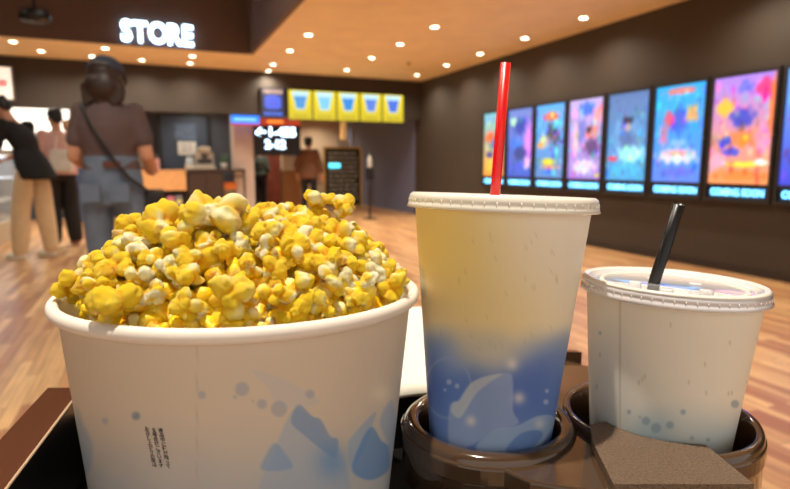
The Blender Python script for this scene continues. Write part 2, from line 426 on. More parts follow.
for i in range(8):
    yc = 8.01 - .339 - i * .6775
    t = thing('poster_case', plabels[i], 'poster', (RW - .002, yc, .66), (0, 0, radians(90)), 'lit poster cases on the right wall')
    # local: x along wall, -y towards the hall
    t.rotation_euler = (0, 0, radians(-90))
    # local +x -> -world y ; local -y -> -world x
    w2 = .327
    bm = bm_new(); box(bm, -w2, w2, -.03, 0, 0, 1.17)
    obj('case_back', bm, M_case, t)
    bm = bm_new()
    box(bm, -w2, -w2 + .03, -.06, -.03, 0, 1.17); box(bm, w2 - .03, w2, -.06, -.03, 0, 1.17)
    box(bm, -w2 + .03, w2 - .03, -.06, -.03, 1.135, 1.17); box(bm, -w2 + .03, w2 - .03, -.06, -.03, 0, .03); box(bm, -w2 + .03, w2 - .03, -.055, -.03, .14, .17)
    obj('frame', bm, M_case, t)
    grid_picture('poster_print', .594, .965, arts[i], M_pic, t, (0, -.034, .17), (0, 0, 0))
    lp = boxo('label_panel', -.275, .275, -.036, -.0305, .04, .135, M_labp, t)
    obj('label_text', text_cs, M_lab, lp, (0, -.0385, .087), (radians(90), 0, 0))
    bm = lathe(bm_new(), [(0, .006), (.007, .006), (.009, 0), (0, 0)], 12)
    obj('lock', bm, MATS['steel'], t, (w2 - .015, -.06, .6), (radians(90), 0, 0))

# ------------------------------------------------------------------ menu screens on the header
M_scr = attr_mat('lit_screen', emit=1.0)
def drink(hue):
    def fn(u, v):
        c = np.zeros((len(u), 3)) + np.array((240, 214, 26))
        c = c * (.88 + .12 * sm(0, 1, v))[:, None]
        hw = .16 + .14 * (v - .35) / .55
        ins = (np.abs(u - .5) < hw + .05) & (v > .33) & (v < .97)
        c[ins] = (225, 235, 170)
        ins = (np.abs(u - .5) < hw) & (v > .37) & (v < .93)
        c[ins] = hue
        top = (np.abs(u - .5) < hw + .03) & (v > .80) & (v < .95); c[top] = (190, 230, 245)
        ln = (v > .08) & (v < .13) & (np.abs(u - .5) < .32); c[ln] = (150, 140, 40)
        ln = (v > .18) & (v < .27) & (np.abs(u - .5) < .25); c[ln] = (205, 190, 50)
        ed = (u < .03) | (u > .97); c[ed] = (120, 110, 20)
        return c
    return fn
hues = [(70, 150, 215), (120, 200, 240), (40, 140, 220), (90, 130, 220), (60, 110, 220)]
slab = ['first yellow menu screen beside the dark blue screen', 'second yellow menu screen, pale cup picture', 'third and middle yellow menu screen', 'fourth yellow menu screen from the left', 'rightmost yellow menu screen nearest the corner']
for i in range(5):
    t = thing('menu_screen', slab[i], 'menu screen', (2.325 + .2265 + i * .453, BH - .002, 1.815), group='yellow drink menu screens on the header')
    boxo('bezel', -.226, .226, -.05, 0, -.008, .528, mat('screen_bezel', (30, 30, 32), .4), t, .003)
    grid_picture('display', .445, .51, drink(hues[i]), M_scr, t, (0, -.0515, .005), (0, 0, 0), 46, 52)
def darkscreen(u, v):
    c = np.zeros((len(u), 3)) + np.array((20, 24, 60))
    c[(v > .82) & (v < .95) & (np.abs(u - .5) < .42) & (np.sin(u * 60) > -.6)] = (230, 190, 170)
    d = ((u - .5) / .36) ** 4 + ((v - .53) / .24) ** 4
    c[d < 1] = (50, 100, 235); c[(d < .35) & (np.sin(v * 60) > .2)] = (90, 80, 200)
    c[(v > .07) & (v < .2) & (np.abs(u - .5) < .42) & (np.sin(u * 40) > -.5)] = (60, 120, 250)
    return c
t = thing('menu_screen', 'dark upright screen with blue picture left of the yellow screens', 'menu screen', (2.06, BH - .002, 1.82))
boxo('bezel', -.215, .215, -.05, 0, 0, .53, MATS['screen_bezel'], t, .003)
grid_picture('display', .405, .505, darkscreen, M_scr, t, (0, -.0515, .012), (0, 0, 0), 60, 60)

t = thing('illuminated_panel', 'pale lit menu panel cut by the left edge above the leaning man', 'lightbox', (-2.3, BH - .002, 1.96))
boxo('box_body', -.48, .48, -.06, 0, 0, .5, mat('grey_box', (120, 112, 104), .5), t, .004)
boxo('lit_face', -.46, .46, -.064, -.0605, .02, .48, mat('soft_white_lit', (235, 225, 210), .5, emit=.8), t)
boxo('red_mark', .1, .4, -.066, -.0645, .2, .3, mat('faint_red', (220, 140, 140), .5, emit=.5), t)

# blue sign and number board
t = thing('hanging_sign', 'blue lit sign strip hung over the pale pillar', 'sign', (1.63, 10.75, 1.74))
boxo('sign_body', -.25, .25, -.03, .03, 0, .15, mat('blue_lit', (20, 120, 235), .4, emit=1.3), t, .005)
boxo('sign_border', -.25, .25, -.034, .034, -.03, 0, mat('red_lit', (215, 60, 50), .4, emit=.5), t)
bm = bm_new()
for k in range(6): box(bm, -.2 + k * .068, -.155 + k * .068, -.034, -.0305, .05, .1)
obj('sign_marks', bm, mat('pale_blue_lit', (150, 210, 255), .4, emit=1.2), t)
for s in (-.2, .2): boxo('hanger', s - .006, s + .006, -.006, .006, .15, .56, MATS['black_plastic'], t)
t = thing('number_board', 'black hanging board with glowing white numbers and arrow', 'sign', (2.27, 11.0, 1.18))
boxo('board', -.43, .43, 0, .06, 0, .60, mat('board_black', (18, 18, 24), .4), t, .004)
boxo('top_banner', -.40, .42, -.012, 0, .56, .70, mat('orange_red_banner', (190, 70, 40), .5, emit=.45), t)
bm = bm_new(); box(bm, -.2, .1, -.016, -.0125, .6, .66); obj('banner_marks', bm, mat('orange_marks', (250, 150, 60), .5, emit=.8), t)
M_num = mat('white_led', (220, 240, 255), .4, emit=5.0, ecol=(190, 225, 255))
obj('numbers', text_mesh('←1-455', .235, .004, .006), M_num, t, (-.04, -.008, .43), (radians(90), 0, 0))
obj('numbers', text_mesh('2-12', .215, .004, .006), M_num, t, (-.06, -.008, .2), (radians(90), 0, 0))
for s in (-.35, .35): boxo('hanger', s - .008, s + .008, .02, .036, .6, 1.12, MATS['black_plastic'], t)

# ------------------------------------------------------------------ the shop at the back left
M_dwood = mat('dark_wood', (62, 44, 34), .4, var=.15, scale=20)
M_lwood = mat('light_wood', (214, 160, 104), .5, var=.1, scale=20)
t = thing('shop_counter', 'counter with light wood front over an open shelf, right of the woman', 'counter', (.18, 10.9, 0))
boxo('worktop', -.42, .42, 0, .55, .88, .91, M_lwood, t, .004)
boxo('front_panel', -.40, .40, .01, .03, .55, .88, M_lwood, t, .002)
boxo('back_panel', -.40, .40, .52, .54, .02, .88, M_dwood, t)
for s in (-.40, .38): boxo('side_panel', s, s + .02, .03, .52, 0, .88, M_dwood, t)
boxo('shelf', -.38, .38, .03, .52, .22, .24, M_dwood, t); boxo('shelf', -.38, .38, .03, .52, .04, .06, M_dwood, t)
items = [('pink', (214, 130, 160)), ('white', (225, 220, 210)), ('cream', (220, 200, 160)), ('red', (170, 50, 60)), ('grey', (140, 140, 150))]
def pack(x, y, z, w, h, cn, label, grp='goods on the shelf under the light wood counter'):
    nm, c = cn
    p = thing('snack_pack', label, 'snack pack', (x, y, z), group=grp)
    bm = bm_new(); box(bm, -w / 2, w / 2, -.03, .03, 0, h, .008); obj('pouch', bm, mat(nm + '_pack', c, .4, var=.2, scale=30), p)
    boxo('band', -w / 2 * .8, w / 2 * .8, -.0325, -.0305, h * .35, h * .6, mat('pack_label', (235, 225, 120), .4), p)
for k, (dx, w, h, cn, l) in enumerate([(-.3, .12, .2, items[1], 'white pack leftmost on the shelf under the light wood counter'), (-.14, .13, .22, items[0], 'pink pack beside the white one under the counter'), (0, .10, .17, items[2], 'cream pack in the middle under the counter'),
        (.13, .12, .21, items[0], 'pink pack right of the cream one under the counter'), (.27, .12, .23, items[4], 'grey pack rightmost under the light wood counter')]):
    pack(.18 + dx, 11.02, .24, w, h, cn, l)
t = thing('counter_cabinet', 'dark wood cabinet block in the middle of the shop counter', 'cabinet', (.92, 10.9, 0))
boxo('body', -.31, .31, 0, .55, 0, .88, M_dwood, t, .004)
boxo('door', -.29, -.005, -.02, 0, .06, .84, M_dwood, t, .003); boxo('door', .005, .29, -.02, 0, .06, .84, M_dwood, t, .003)
t = thing('long_worktop', 'long dark worktop on a black frame over the orange box', 'worktop', (1.1, 10.9, 0))
boxo('slab', -.5, .52, -.03, .6, .885, .925, M_dwood, t, .004)
for (a, b_) in ((.48, 0), (.48, .52)): boxo('leg', a, a + .035, b_, b_ + .035, 0, .885, MATS['black_plastic'], t)
boxo('rail', .14, .48, .01, .03, .78, .80, MATS['black_plastic'], t)
t = thing('display_crate', 'orange topped display crate under the end of the dark worktop', 'crate', (1.4, 11.05, 0))
boxo('crate_body', -.16, .07, 0, .3, 0, .55, mat('olive_crate', (128, 110, 80), .6), t, .004)
boxo('orange_top', -.165, .075, -.005, .305, .55, .68, mat('orange_plastic', (235, 130, 50), .5), t, .006)
bm = bm_new()
for k in range(3): box(bm, -.14 + k * .07, -.09 + k * .07, -.012, -.001, .12, .45)
obj('red_stickers', bm, mat('red_sticker', (180, 50, 50), .5), t)
# machine on the worktop
t = thing('coffee_machine', 'pale grey machine with a round top standing on the dark worktop', 'machine', (.93, 11.1, .925))
M_mach = mat('pale_grey_plastic', (196, 188, 172), .35)
boxo('base', -.17, .17, -.15, .18, 0, .06, M_mach, t, .01)
boxo('column', -.16, .16, .02, .17, .06, .3, M_mach, t, .012)
obj('hopper', lathe(bm_new(), [(0, .3), (.1, .3), (.12, .34), (.10, .40), (0, .42)], 24), M_mach, t, smooth=True)
boxo('spout', -.05, .05, -.08, .02, .2, .27, mat('dark_grey_plastic', (70, 70, 74), .4), t, .006)
boxo('panel', -.13, .13, .012, .0195, .1, .19, MATS['dark_grey_plastic'], t)
t = thing('cash_register', 'small pale register left of the machine on the worktop', 'register', (.655, 11.05, .925))
boxo('base', -.07, .09, -.1, .12, 0, .08, M_mach, t, .008)
bm = bm_new(); box(bm, -.06, .08, -.01, .01, 0, .14, .004); obj('screen', bm, mat('register_screen', (120, 130, 140), .2), t, (0, 0, .08), (radians(-20), 0, 0))
t = thing('potted_plant', 'small green plant in a white pot at the end of the dark worktop', 'plant', (1.27, 11.12, .925))
obj('pot', lathe(bm_new(), [(0, 0), (.045, 0), (.06, .11), (.052, .11), (.04, .02), (0, .02)], 24), mat('white_ceramic', (225, 222, 215), .3), t, smooth=True)
random.seed(4); bm = bm_new()
for k in range(26):
    a = random.uniform(0, 6.28); r = random.uniform(.03, .09); h = random.uniform(.16, .32)
    tube(bm, [(0, 0, .03), (r * .5 * cos(a), r * .5 * sin(a), h * .7), (r * cos(a), r * sin(a), h)], [.004, .014, .002], n=6, flat=.35)
obj('leaves', bm, mat('leaf_green', (90, 130, 80), .5, var=.2), t, smooth=True)
t = thing('paper_bag', 'pink and white paper bag on the counter by the woman', 'bag', (.10, 11.1, .91))
bm = bm_new(); box(bm, -.06, .06, -.04, .04, 0, .2, .004); obj('bag_body', bm, mat('pink_paper', (226, 170, 170), .6), t)
bm = bm_new(); tube(bm, [(-.03, 0, .2), (-.03, 0, .26), (.03, 0, .26), (.03, 0, .2)], .004, 6); obj('handle', bm, MATS['white_paper'], t)
# bright shop back panel
t = thing('light_panel', 'bright white lit panel behind the two queuing men', 'light panel', (-1.8, 12.29, 1.25))
boxo('housing', -.65, .5, -.05, 0, 0, .93, MATS['grey_box'], t)
boxo('lit_face', -.63, .48, -.055, -.0505, .02, .91, mat('bright_lit', (255, 250, 235), .5, emit=1.6), t)

# glass display case at the left edge
M_cream = mat('cream_laminate', (188, 176, 156), .5)
M_pane = mat('case_glass', (230, 240, 245), .02, alpha=.25)
t = thing('display_case', 'glass fronted display case at the left edge beside the leaning man', 'display case', (-2.25, 8.7, 0))
boxo('plinth', -.6, .5, -1.2, 1.3, 0, .28, M_cream, t, .01)
boxo('back', -.6, -.56, -1.2, 1.3, .28, 1.12, M_cream, t)
boxo('top', -.6, .48, -1.2, 1.3, 1.12, 1.16, M_cream, t, .006)
for z in (.52, .82): boxo('shelf', -.55, .44, -1.17, 1.27, z, z + .012, mat('shelf_white', (220, 226, 230), .3), t)
boxo('front_glass', .455, .465, -1.18, 1.28, .28, 1.12, M_pane, t); boxo('side_glass', -.55, .45, -1.195, -1.187, .28, 1.12, M_pane, t)
boxo('light_strip', -.5, .4, -1.15, 1.2, 1.105, 1.118, mat('cool_lamp', (215, 235, 255), .4, emit=5), t)
rg = random.Random(3)
bcols = [('blue', (60, 120, 220)), ('white', (228, 228, 226)), ('green', (100, 160, 110)), ('red', (190, 60, 60)), ('amber', (210, 150, 60))]
bmesh_b = {}
nb_ = 0
for zi, z in enumerate((.28, .532, .832)):
    for k in range(5):
        cn, cc_ = bcols[(k + 2 * zi) % 5]
        y = 7.62 + k * .3
        b_ = thing('drink_bottle', '%s drink bottle on the %s shelf of the glass display case' % (cn, ('lowest', 'middle', 'top')[zi]), 'bottle', (-1.87, y, z), group='bottles in the glass display case')
        obj('bottle_body', lathe(bm_new(), [(0, 0), (.032, 0), (.034, .01), (.034, .12), (.014, .16), (.014, .175), (0, .175)], 16), mat(cn + '_drink', cc_, .25), b_, smooth=True)
        obj('cap', lathe(bm_new(), [(0, .176), (.016, .176), (.016, .194), (0, .194)], 12), mat('white_cap', (230, 230, 230), .4), b_)

# ------------------------------------------------------------------ corridor: board, stand, rack, podium, banner
t = thing('menu_board', 'black A-frame board with a gold frame and chalk writing', 'signboard', (4.16, 12.9, 0), (0, 0, radians(-10)))
M_gold = mat('gold_frame', (196, 160, 80), .4, metal=.3)
def bars(bm, w, z0, z1, th, y0, y1):
    box(bm, -w, -w + th, y0, y1, z0, z1); box(bm, w - th, w, y0, y1, z0, z1); box(bm, -w + th, w - th, y0, y1, z1 - th, z1); box(bm, -w + th, w - th, y0, y1, z0, z0 + th)
bm = bm_new(); bars(bm, .45, .02, 1.42, .045, -.02, .02); obj('frame', bm, M_gold, t)
brd = boxo('board', -.405, .405, -.01, .01, .065, 1.375, mat('chalkboard', (38, 42, 42), .6, var=.15), t)
rg = random.Random(8)
for k in range(11):
    z = 1.27 - k * .105; x0 = -.33; bm = bm_new()
    while x0 < .3:
        w = rg.uniform(.04, .14); box(bm, x0, min(x0 + w, .34), -.0125, -.0105, z - .018, z + .016); x0 += w + .03
    obj('chalk_line', bm, mat('chalk', (215, 215, 205), .8), brd)
boxo('glowing_tag', -.33, -.06, -.016, -.0128, .93, 1.04, mat('cyan_lit', (90, 220, 240), .4, emit=1.6), brd)
bm = bm_new(); tube(bm, [(-.38, .02, 1.3), (-.38, .4, 0.008)], .012); tube(bm, [(.38, .02, 1.3), (.38, .4, .008)], .012); obj('back_leg', bm, M_dwood, t)
boxo('leaflet_box', -.12, .16, -.03, .03, 1.42, 1.58, mat('clear_grey', (190, 190, 185), .3), t, .004)
t = thing('sanitizer_stand', 'thin black post stand with a pale bottle on top beside the board', 'stand', (3.73, 9.96, 0))
obj('foot', lathe(bm_new(), [(0, 0), (.13, 0), (.13, .012), (.02, .02), (0, .02)], 32), MATS['black_plastic'], t, smooth=True)
obj('post', lathe(bm_new(), [(0, .015), (.018, .015), (.018, .95), (0, .95)], 16), MATS['black_plastic'], t, smooth=True)
boxo('drip_box', -.06, .06, -.05, .05, .72, .95, MATS['black_plastic'], t, .01)
bt = obj('sanitizer_bottle', lathe(bm_new(), [(0, 0), (.04, 0), (.042, .01), (.042, .17), (.02, .2), (.02, .23), (0, .23)], 20), mat('milky_bottle', (190, 192, 186), .3), None, (3.73, 9.96, .951), smooth=True)
tag(bt, 'pale sanitizer bottle standing on the thin black post stand', 'bottle')
bm = bm_new(); tube(bm, [(0, 0, .22), (0, 0, .29), (0, -.05, .29)], .008, 8); obj('pump', bm, MATS['black_plastic'], bt)
t = thing('leaflet_rack', 'white wire leaflet rack between the brown clad man and the board', 'rack', (3.45, 12.5, 0))
for z in (.3, .55, .8): boxo('tray', -.13, .13, -.05, .12, z, z + .015, mat('rack_white', (215, 215, 210), .4), t)
for s in (-.13, .12): boxo('upright', s, s + .012, .1, .12, 0, 1.1, MATS['rack_white'], t)
for z, l in ((.315, 'lowest'), (.565, 'middle'), (.815, 'top')):
    p = obj('leaflet_stack', box(bm_new(), -.1, .1, -.03, .08, 0, .15, .003), mat('leaflet_' + l, {'lowest': (200, 205, 190), 'middle': (215, 190, 170), 'top': (225, 225, 215)}[l], .6, var=.1, scale=25), None, (3.45, 12.5, z))
    tag(p, 'stack of pale leaflets on the %s tray of the white rack' % l, 'leaflets')
t = thing('ticket_podium', 'wooden podium with a white upper panel left of the brown clad man', 'podium', (2.86, 12.5, 0))
boxo('cabinet', -.2, .2, 0, .35, 0, .88, mat('mid_wood', (168, 116, 70), .5, var=.12, scale=15), t, .005)
boxo('upper_panel', -.2, .2, .01, .05, .88, 1.32, mat('panel_white', (206, 196, 178), .5), t, .004)
t = thing('pull_up_banner', 'reddish brown upright banner behind the number board', 'banner', (2.6, 13.6, 0))
boxo('banner_sheet', -.2, .25, 0, .008, .05, 1.6, mat('red_brown_print', (150, 76, 58), .6, var=.3, scale=5), t)
boxo('banner_base', -.22, .27, -.08, .09, 0, .05, MATS['dark_grey_plastic'], t, .006)
t = thing('wall_panel', 'dark upright panel against the far beige wall beside the banner', 'panel', (2.35, 15.58, 0))
boxo('panel_sheet', -.38, .5, -.05, 0, 0, 2.1, mat('dark_panel', (46, 36, 40), .5), t)
t = thing('notice_frame', 'faint blue-grey notice frame high on the right corridor wall', 'frame', (RW - .002, 13.7, 1.4), (0, 0, radians(-90)))
boxo('frame_body', -.35, .35, -.02, 0, 0, .5, mat('blue_grey_frame', (70, 84, 112), .5), t, .004)
boxo('frame_sheet', -.31, .31, -.022, -.0205, .04, .46, mat('frame_inner', (84, 98, 126), .5), t)
struct('wall_corridor_right', boxo('wall_corridor_right', RW - .03, RW, BH + .25, 15.6, .0, 2.3, mat('bluish_lit_wall', (112, 118, 148), .6, var=.05)))  # same right wall, its dimmer bluer light painted into the colour

# ------------------------------------------------------------------ people
M_skin = mat('skin', (206, 150, 120), .5, var=.05, sss=.1)
M_black = mat('black_hair', (26, 22, 22), .45, var=.25, scale=60)
M_brownh = mat('brown_hair', (120, 84, 52), .45, var=.25, scale=60)
M_eye = mat('eye_white', (230, 228, 222), .2); M_iris = mat('dark_iris', (30, 22, 18), .15); M_lip = mat('lips', (170, 96, 86), .5)

def head_bm(bm, c, R):
    """c = head centre, R rotation; facing +Y"""
    def P(x, y, z): return Vector(c) + R @ Vector((x, y, z))
    e = R.to_euler()
    ellipsoid(bm, P(0, -.012, .022), (.075, .092, .088), e)          # cranium
    ellipsoid(bm, P(0, .018, -.045), (.056, .066, .072), e)          # face and jaw
    ellipsoid(bm, P(0, .062, -.098), (.024, .022, .02), e, 2)        # chin
    ellipsoid(bm, P(0, .094, -.03), (.011, .018, .022), e, 2)        # nose
    ellipsoid(bm, P(0, .098, -.042), (.017, .013, .010), e, 2)
    ellipsoid(bm, P(0, .08, .006), (.05, .014, .010), e, 2)          # brow
    for s in (-1, 1): ellipsoid(bm, P(s * .077, -.008, -.02), (.009, .02, .032), e, 2)

def hand_bm(bm, wrist, d, palm_n, s=1, curl=.5):
    """palm plus five bent fingers. d = pointing direction, palm_n = palm normal (towards which the fingers curl)"""
    d = Vector(d).normalized(); n = (Vector(palm_n) - Vector(palm_n).dot(d) * d).normalized(); a = d.cross(n) * s
    w = Vector(wrist)
    rot = Matrix((a, d, n)).transposed().to_euler()
    ellipsoid(bm, w + d * .045, (.040, .052, .017), rot, 2)
    for k, (off, L) in enumerate(((-.028, .062), (-.010, .074), (.009, .068), (.026, .052))):
        b0 = w + d * .08 + a * off
        d1 = (d * cos(curl) + n * sin(curl)); d2 = (d * cos(curl * 2) + n * sin(curl * 2))
        limb(bm, [b0, b0 + d1 * L * .5, b0 + d1 * L * .5 + d2 * L * .5], [.0095, .0085, .0075], 8)
    b0 = w + d * .02 - a * .03; d1 = (d * .7 - a * .6 + n * .3).normalized()
    limb(bm, [b0, b0 + d1 * .035, b0 + d1 * .035 + (d * .9 - a * .1 + n * .4).normalized() * .028], [.013, .011, .009], 8)

def person(label, loc, rotz, J, top, pants, shoe, hair, sleeve=.62, width=1.0, loose=1.0, voxel=.011, lean=0.0, pants_loose=1.0, hair_style='short', scale=1.0):
    """J holds the joints of the pose in metres, facing +Y, floor z = 0"""
    t = thing('person', label, 'person', loc, (0, 0, rotz)); t.scale = (scale,) * 3
    V3 = Vector
    pel, chest, neck, hd = V3(J['pelvis']), V3(J['chest']), V3(J['neck']), V3(J['head'])
    HR = Euler(J.get('head_rot', (0, 0, 0))).to_matrix()
    def torso(bm, g):
        w = width
        def sec(f, rx, ry):     # along pelvis -> chest -> neck
            if f <= .6: p = pel.lerp(chest, f / .6)
            else: p = chest.lerp(neck, (f - .6) / .4)
            return (p.x, p.y, p.z, rx * w * g, ry * g)
        if g > 1 and J.get('hem', 9) < pel.z - .03:      # shirt worn over the trousers
            low = [sec(-.32, .17, .125), sec(-.28, .188, .145), sec(-.1, .186, .142), sec(0, .182, .138), sec(.15, .166, .126)]
        else: low = [sec(-.22, .10, .09), sec(-.1, .155, .115), sec(0, .165, .12), sec(.15, .15, .11)]
        loft(bm, low + [ sec(.32, .135, .10), sec(.5, .155, .112), sec(.65, .165, .115), sec(.78, .155, .10), sec(.88, .12, .08), sec(.97, .062, .062)])
    # body: one continuous surface
    bm = bm_new(); torso(bm, .95)
    limb(bm, [chest.lerp(neck, .6), neck, hd + HR @ V3((0, -.015, -.05))], [.07, .052, .050])
    head_bm(bm, hd, HR)
    for s in ('L', 'R'):
        sh, el, wr = V3(J['sh' + s]), V3(J['el' + s]), V3(J['wr' + s])
        limb(bm, [sh, sh.lerp(el, .5), el, el.lerp(wr, .35), wr], [.052, .046, .038, .038, .026])
        hd_d = J.get('hd' + s, wr - el); hand_bm(bm, wr, hd_d, J.get('pn' + s, (0, 0, -1)), 1 if s == 'L' else -1)
        hp, kn, an = V3(J['hip' + s]), V3(J['kn' + s]), V3(J['an' + s])
        limb(bm, [hp, hp.lerp(kn, .5), kn, kn.lerp(an, .35), an], [.082, .072, .053, .052, .036])
        ft = V3(J.get('ft' + s, (0, 1, 0))).normalized()
        limb(bm, [an + V3((0, 0, -.02)), an + ft * .09 + V3((0, 0, -.045))], [.036, .03])
    obj('body', fuse('body', bm, voxel), M_skin, t, smooth=True)
    # shirt
    bm = bm_new(); torso(bm, 1.0 + .06 * loose)
    for s in ('L', 'R'):
        sh, el, wr = V3(J['sh' + s]), V3(J['el' + s]), V3(J['wr' + s])
        if sleeve <= 1: limb(bm, [sh, sh.lerp(el, sleeve * .6), sh.lerp(el, sleeve)], [.056 * loose, .055 * loose, .058 * loose])
        else: limb(bm, [sh, el, el.lerp(wr, sleeve - 1)], [.064 * loose, .055 * loose, .044 * loose])
    me = fuse('shirt', bm, voxel)
    bm2 = bm_new(); bm2.from_mesh(me)
    # open hem and neckline so that they end cleanly
    zh = J.get('hem', pel.z - .02); zn = neck.z - .005
    bmesh.ops.bisect_plane(bm2, geom=bm2.verts[:] + bm2.edges[:] + bm2.faces[:], plane_co=(0, 0, zn), plane_no=(0, 0, 1), clear_outer=True)
    keep = [v for v in bm2.verts if v.co.z < zh and (v.co.xy - pel.xy).length < .24 and abs(v.co.x) < .22]
    bmesh.ops.delete(bm2, geom=keep, context='VERTS')
    obj('shirt', bm2, top, t, smooth=True)
    # trousers
    bm = bm_new(); p0 = pel
    ut = J.get('hem', 9) < pel.z - .03
    loft(bm, [(p0.x, p0.y, p0.z - .14, .12 * width, .11), (p0.x, p0.y, p0.z - .06, .168 * width, .128), (p0.x, p0.y, p0.z + .0, .168 * width, .124)] + ([] if ut else [(p0.x, p0.y, p0.z + .09, .152 * width, .115), (p0.x, p0.y, p0.z + .13, .148 * width, .112)]))
    for s in ('L', 'R'):
        hp, kn, an = V3(J['hip' + s]), V3(J['kn' + s]), V3(J['an' + s]); q = pants_loose
        limb(bm, [hp, hp.lerp(kn, .5), kn, kn.lerp(an, .45), an + V3((0, 0, .03))], [.084, .080 * (.6 + .4 * q), .064 * q, .062 * q, .054 * q])
    obj('trousers', fuse('trousers', bm, voxel), pants, t, smooth=True)
    for s in ('L', 'R'):
        an = V3(J['an' + s]); ft = V3(J.get('ft' + s, (0, 1, 0))).normalized(); zf = an.z - .08
        bm = bm_new()
        e = Euler((0, 0, math.atan2(-ft.x, ft.y)))
        g = an + V3((0, 0, -.08))
        ellipsoid(bm, g + ft * .0 + V3((0, 0, .045)), (.048, .062, .055), e, 2)
        ellipsoid(bm, g + ft * .09 + V3((0, 0, .035)), (.052, .095, .042), e, 2)
        me = fuse('shoe', bm, .008)
        so = obj('shoe', me, shoe, t, smooth=True)
        bm = bm_new(); ellipsoid(bm, g + ft * .06 + V3((0, 0, .012)), (.05, .125, .016), e, 2)
        obj('sole', bm, mat('sole_grey', (225, 220, 205), .6), so, smooth=True)
    # hair
    bm = bm_new(); e = HR.to_euler()
    def P(x, y, z): return hd + HR @ V3((x, y, z))
    if hair_style == 'bob':
        ellipsoid(bm, P(0, -.02, .03), (.088, .1, .09), e)
        ellipsoid(bm, P(0, -.045, -.04), (.094, .075, .085), e)
        for s in (-1, 1): ellipsoid(bm, P(s * .065, -.02, -.06), (.038, .055, .085), e, 2)
        for k in range(9):
            x = -.09 + k * .0225; limb(bm, [P(x, -.06, -.05), P(x * 1.05, -.05, -.15 + .012 * (k % 3))], [.022, .012], 8)
    else:
        ellipsoid(bm, P(0, -.022, .036), (.084, .096, .086), e)
        ellipsoid(bm, P(0, -.06, -.01), (.07, .055, .065), e, 2)
        for k in range(14):
            a = k / 14 * 2 * pi; ellipsoid(bm, P(.06 * cos(a), -.02 + .07 * sin(a), .075), (.026, .026, .03), e, 2)
        ellipsoid(bm, P(0, .055, .075), (.055, .03, .022), e, 2)
    obj('hair', fuse('hair', bm, .009, 2), hair, t, smooth=True)
    for s in (-1, 1):
        eo = bm_new(); ellipsoid(eo, P(s * .03, .073, -.008), (.012, .010, .008), e, 2)
        ey = obj('eye', eo, M_eye, t, smooth=True)
        eo = bm_new(); ellipsoid(eo, P(s * .03, .0815, -.008), (.005, .003, .005), e, 2); obj('iris', eo, M_iris, ey, smooth=True)
    eo = bm_new(); ellipsoid(eo, P(0, .084, -.068), (.022, .008, .007), e, 2); obj('mouth', eo, M_lip, t, smooth=True)
    return t, P, e

def pose(h=1.65, **kw):
    k = h / 1.65
    J = dict(pelvis=(0, 0, .93), chest=(0, .0, 1.22), neck=(0, .0, 1.40), head=(0, .03, 1.53),
             shL=(-.15, 0, 1.325), shR=(.15, 0, 1.325), elL=(-.215, -.02, 1.07), elR=(.215, -.02, 1.07), wrL=(-.2, .16, .9), wrR=(.2, .16, .9),
             hipL=(-.09, 0, .87), hipR=(.09, 0, .87), knL=(-.10, .02, .48), knR=(.10, .02, .48), anL=(-.11, -.02, .08), anR=(.11, -.02, .08))
    J.update(kw)
    for q in list(J):
        if q in ('head_rot', 'hdL', 'hdR', 'pnL', 'pnR', 'ftL', 'ftR'): continue
        if q == 'hem': J[q] = J[q] * k
        else: J[q] = tuple(c * k for c in J[q])
    for q in ('anL', 'anR'): J[q] = (J[q][0], J[q][1], .082)
    return J

def cl(X, Y): p = fgm(X, Y, 0); return (p.x, p.y, 0)

# woman with the cap, seen from behind
Jw = pose(1.60, shL=(-.142, 0, 1.325), shR=(.142, 0, 1.325), elL=(-.195, .0, 1.08), elR=(.195, .0, 1.08), wrL=(-.17, .2, 1.0), wrR=(.17, .2, 1.0), hdL=(.3, 1, .1), hdR=(-.3, 1, .1), pnL=(.5, 0, -1), pnR=(-.5, 0, -1), head=(0, .01, 1.505), hem=1.0,
          head_rot=(radians(-10), 0, 0), pelvis=(0, 0, .95))
M_tee = mat('plum_grey_tee', (92, 74, 74), .8, var=.08, scale=8, bump=.3)
M_jean = mat('faded_denim', (104, 118, 140), .8, var=.12, scale=14, bump=.3)
t, P, e = person('person from behind in dark cap, brown-grey T-shirt and jeans, black strap across the back', cl(-1.575, 3.2), YAW + radians(8), Jw, M_tee, M_jean, mat('dark_shoe', (40, 38, 40), .5), mat('dark_brown_hair', (52, 38, 32), .45, var=.25, scale=60), sleeve=.62, width=.95, loose=1.0, hair_style='bob', voxel=.009)
bm = bm_new(); ellipsoid(bm, P(0, -.008, .045), (.094, .11, .082), e, 3)
bmesh.ops.bisect_plane(bm, geom=bm.verts[:] + bm.edges[:] + bm.faces[:], plane_co=P(0, 0, .03), plane_no=(P(0, 0, 1) - P(0, 0, 0)), clear_inner=True)
cap = obj('cap', bm, mat('navy_cap', (52, 60, 78), .8, var=.1, scale=20), t, smooth=True)
cap.modifiers.new('thickness', 'SOLIDIFY').thickness = .003
bm = bm_new()
vs = []
for k in range(13):
    a = -1.15 + 2.3 * k / 12
    vs.append((bm.verts.new(P(.088 * sin(a), -.008 + .102 * cos(a), .035)), bm.verts.new(P(.085 * sin(a), .0 + .17 * cos(a) ** .5 if cos(a) > 0 else 0, .022))))
for (a0, a1), (b0, b1) in zip(vs[:-1], vs[1:]): bm.faces.new((a0, a1, b1, b0))
br_ = obj('brim', bm, MATS['navy_cap'], cap, smooth=True); br_.modifiers.new('thickness', 'SOLIDIFY').thickness = .003
bm = bm_new(); tube(bm, [P(-.05, -.112, .05), P(0, -.124, .052), P(.05, -.112, .05)], [.006, .008, .006], 8); obj('cap_strap', bm, M_dwood, cap)
